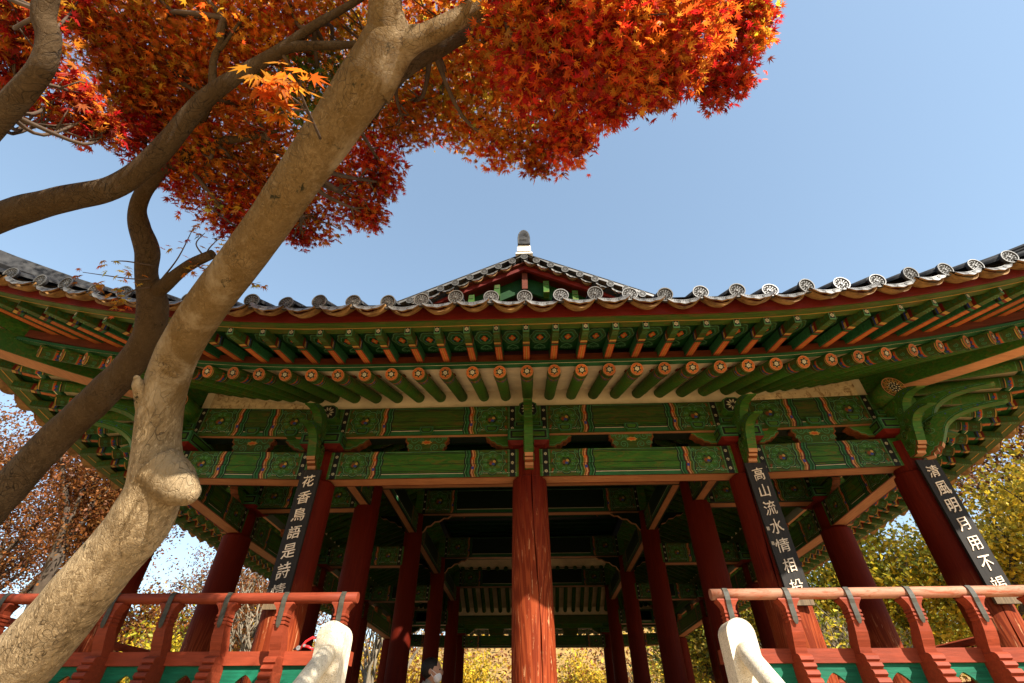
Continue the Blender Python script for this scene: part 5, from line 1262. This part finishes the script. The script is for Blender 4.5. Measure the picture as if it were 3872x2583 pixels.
R2 = [P(*q) for q in ((480, 220, 2.6), (560, 165, 2.6), (640, 118, 2.6), (720, 60, 2.6), (415, 360, 2.95), (490, 328, 2.92), (600, 310, 2.9), (255, 432, 2.6), (512, 40, 2.56), (500, 230, 2.84), (800, 102, 2.65))]
R3 = [P(*q) for q in ((112, 90, 2.0), (100, 30, 2.0), (10, 255, 2.05))]
twigs(main, R1, tree1, 1, .012); twigs(left, R2, tree2, 2); twigs(corner, R3, tree3, 3, .008)
# ------------------------------------------------------------------ trees beyond
QV = np.array([(0, -.15, 0), (.32, .25, .06), (0, 1, -.12), (-.32, .25, .06)], np.float32); QF = np.array([(0, 1, 2), (0, 2, 3)], np.int32)
def far_tree(name, label, base, h, spread, cols, n_leaf, lsize, seed, barkm='bg_bark', lean=(0, 0), levels=4, group='trees beyond the pavilion', first=.28, leaf_r=.5, stems=1):
    rnd = random.Random(seed); rg = np.random.default_rng(seed); mb = MB(); tips = []
    b0 = Vector(base); t = thing(name, label, 'tree', base, group)
    def grow(p, d, L, r, lv):
        pts = [p]; q = p.copy(); dd = d.copy()
        for s in range(3):
            dd = (dd + Vector((rnd.gauss(0, .13), rnd.gauss(0, .13), rnd.gauss(.05, .08)))).normalized(); q = q + dd * L / 3; pts.append(q.copy())
            if lv >= 2: tips.append((q.copy(), L))
        mb.tube(pts, [r, r * .86, r * .74, r * .62], barkm, 8 if lv < 2 else 5)
        if lv >= levels: return
        k = rnd.choice((2, 3, 3)) if lv else 4
        for j in range(k):
            a = rnd.uniform(0, 2 * PI) if lv else 2 * PI * j / k + rnd.uniform(-.4, .4)
            ax = dd.orthogonal().normalized(); ax.rotate(Matrix.Rotation(a, 3, dd)); an = rnd.uniform(.3, .75) * spread
            nd = (dd * math.cos(an) + ax * math.sin(an)); nd = (nd + Vector((0, 0, .18))).normalized()
            st = pts[rnd.choice((2, 3))] if lv else pts[3]
            grow(st, nd, L * rnd.uniform(.62, .85), r * .58, lv + 1)
    for s in range(stems):
        d0 = Vector((lean[0] + rnd.uniform(-.2, .2) * (stems > 1), lean[1] + rnd.uniform(-.2, .2) * (stems > 1), 1)).normalized()
        grow(b0 + Vector((rnd.uniform(-.4, .4), rnd.uniform(-.4, .4), 0)) * (stems > 1) - Vector((0, 0, .15)), d0, h * first, h * .024 / (1 if stems == 1 else 1.6), 0)
    put('trunk', mb.mesh('trunk'), t)
    if n_leaf:
        tp = np.array([tuple(p) for p, L in tips]); idx = rg.integers(0, len(tp), int(n_leaf * 1.5) // 7)
        cl = tp[idx] + rg.normal(size=(len(idx), 3)) * leaf_r; A = np.repeat(cl, 7, 0) + rg.normal(size=(len(idx) * 7, 3)) * lsize * 1.6
        N = rg.normal(size=A.shape) + np.array([0, -.2, .5]); S = rg.uniform(.75, 1.5, len(A)) * lsize
        ci = np.repeat(rg.integers(0, len(cols), len(idx)), 7); C = np.array(cols)[ci] * rg.uniform(.6, 1.35, (len(A), 1))
        leaf_cloud('crown', A, N, S, C, t, 'tree_leaf', QV, QF, seed)
    return t
RUST = [(.175, .055, .012), (.21, .075, .016), (.11, .034, .010), (.16, .070, .016)]
GOLD = [(.58, .37, .025), (.64, .43, .03), (.44, .29, .025), (.27, .21, .02)]
YGRN = [(.28, .26, .02), (.48, .37, .025), (.14, .15, .014), (.56, .36, .025)]
OLV = [(.14, .16, .03), (.24, .22, .04), (.32, .22, .04)]
far_tree('zelkova_tree', 'tall rust-leaved tree with dark branches at the far left', (-14.5, 15, GZ), 15, 1.0, RUST, 24000, .085, 21, first=.24, leaf_r=.55)
far_tree('zelkova_tree', 'thinly leaved tree with pale slanting branches between the maple trunk and the left columns', (-10.2, 18, GZ), 11, 1.1, RUST, 6000, .07, 22, 'bg_bark_pale', (.12, 0), levels=5, first=.22)
far_tree('zelkova_tree', 'rust-brown tree behind the left side of the roof', (-21, 20, GZ), 15, 1.0, RUST, 20000, .10, 23)
far_tree('young_tree', 'slim bare-stemmed tree seen between the left columns', (-6.6, 24, GZ), 10, .8, RUST, 800, .09, 24, 'bg_bark_pale', stems=3)
far_tree('green_tree', 'low yellow-green tree below the rust-leaved trees on the left', (-11.2, 17.5, GZ), 6.5, 1.1, YGRN, 6000, .10, 25, first=.2, stems=2)
far_tree('zelkova_tree', 'tree with brown upper leaves above the corner of the right-hand eaves', (18, 15.0, GZ), 16, 1.0, RUST + GOLD[:1], 13000, .13, 26, first=.3)
far_tree('ginkgo_tree', 'bright yellow tree beside the right corner column', (14.0, 15.5, GZ), 12, 1.0, GOLD + YGRN[:2], 15000, .13, 27, first=.22, leaf_r=.6)
far_tree('green_tree', 'yellow-green tree with tangled bare twigs behind the right railing', (11.5, 20, GZ), 12.5, 1.0, YGRN, 14000, .13, 28, 'bg_bark_pale', first=.2, leaf_r=.6)
far_tree('green_tree', 'dull green tree behind the two right-hand columns', (8.2, 24, GZ), 12, 1.0, YGRN + OLV, 12000, .14, 29, first=.2, leaf_r=.6)
far_tree('maple_tree', 'small red maple beyond the plaque on the right corner column', (13.2, 11.5, GZ), 4.6, 1.1, [(.45, .05, .02), (.5, .09, .02)], 5000, .09, 30, first=.24)
far_tree('ginkgo_tree', 'yellow tree seen through the middle of the pavilion, left of the front column', (-4.2, 30, GZ), 8, 1.0, GOLD, 7000, .14, 31, 'bg_bark_pale', first=.2)
far_tree('ginkgo_tree', 'yellow tree seen under the far eaves, right of the front column', (3.2, 33, GZ), 8, 1.0, GOLD + RUST[:1], 6000, .14, 32, 'bg_bark_pale', first=.2)
far_tree('bare_tree', 'leafless pale tree on the slope right of the front column', (5.2, 30, GZ), 8, 1.0, RUST, 900, .1, 33, 'bg_bark_pale', first=.2, stems=3)
far_tree('bare_tree', 'leafless tangle of thin branches on the slope left of the front column', (-1.5, 31, GZ), 7, 1.1, RUST, 900, .1, 34, 'bg_bark_pale', first=.2, stems=3)
far_tree('green_tree', 'olive tree filling the gap at the far right edge', (21, 21, GZ), 14, 1.0, YGRN + GOLD, 13000, .15, 35, first=.22, leaf_r=.6)
far_tree('ginkgo_tree', 'pale golden tree between the second and third columns from the left', (-8.0, 33, GZ), 9, 1.0, GOLD + RUST, 6000, .14, 36, first=.2)
far_tree('ginkgo_tree', 'golden-brown tree low between the right-hand inner columns', (9.0, 33, GZ), 9, 1.0, GOLD + YGRN + RUST[:1], 8000, .15, 37, first=.2)
far_tree('green_tree', 'pale twiggy tree whose bare branches cross the foliage right of the plaques', (9.6, 17.5, GZ), 9, 1.1, YGRN, 1500, .1, 38, 'bg_bark_pale', first=.18, stems=3, levels=5)
far_tree('ginkgo_tree', 'golden-green tree filling the space under the right-hand eaves', (12.5, 25, GZ), 13, 1.1, GOLD + YGRN, 15000, .16, 39, first=.18, leaf_r=.7)
far_tree('green_tree', 'leafy olive-gold tree at the right edge below the brown one', (17, 18.5, GZ), 10, 1.1, YGRN + GOLD, 14000, .14, 40, first=.18, leaf_r=.6)
far_tree('zelkova_tree', 'rusty spreading tree behind the leaning maple trunk', (-10.5, 23, GZ), 12, 1.1, RUST, 7000, .12, 41, first=.2, leaf_r=.5)
far_tree('zelkova_tree', 'half-bare brown tree at the left edge of the railing', (-15.5, 23, GZ), 11, 1.1, RUST + GOLD[:1], 7000, .12, 42, first=.2, leaf_r=.5)
far_tree('bare_tree', 'grey bare tree with fine twigs between the two left-hand columns', (-7.6, 17, GZ), 9, .9, RUST, 700, .09, 43, 'bg_bark_pale', first=.2, levels=5)
far_tree('zelkova_tree', 'pale forked tree with few brown leaves low behind the left railing', (-12.6, 21, GZ), 11, 1.2, RUST + GOLD[:1], 7000, .08, 44, 'bg_bark_pale', (-.1, 0), levels=5, first=.16, stems=2)
far_tree('zelkova_tree', 'brown-leaved tree rising behind the left corner column', (-13.5, 26, GZ), 13, 1.1, RUST, 9000, .11, 45, first=.2, levels=5)
far_tree('ginkgo_tree', 'yellowish tree low between the maple trunk and the left corner column', (-11.0, 27, GZ), 9, 1.2, YGRN + GOLD, 8000, .12, 46, first=.18, stems=2)
# brushwood over the hillside
rg = np.random.default_rng(77); n = 60000
x = rg.uniform(-90, 90, n); y = rg.uniform(36, 100, n); z = np.array([hill_z(a, b_) for a, b_ in zip(x, y)]) + rg.random(n) ** 2 * 2.6
cl = np.array(RUST + GOLD + RUST)[(rg.integers(0, 12, n) + (np.sin(x * .8) * 2).astype(int)) % 12] * rg.uniform(.6, 1.3, (n, 1))
o = leaf_cloud('brushwood', np.stack([x, y, z], 1), rg.normal(size=(n, 3)) + np.array([0, -.4, .4]), rg.uniform(.25, .5, n), cl, None, 'tree_leaf', QV, QF, 77); o['kind'] = 'stuff'
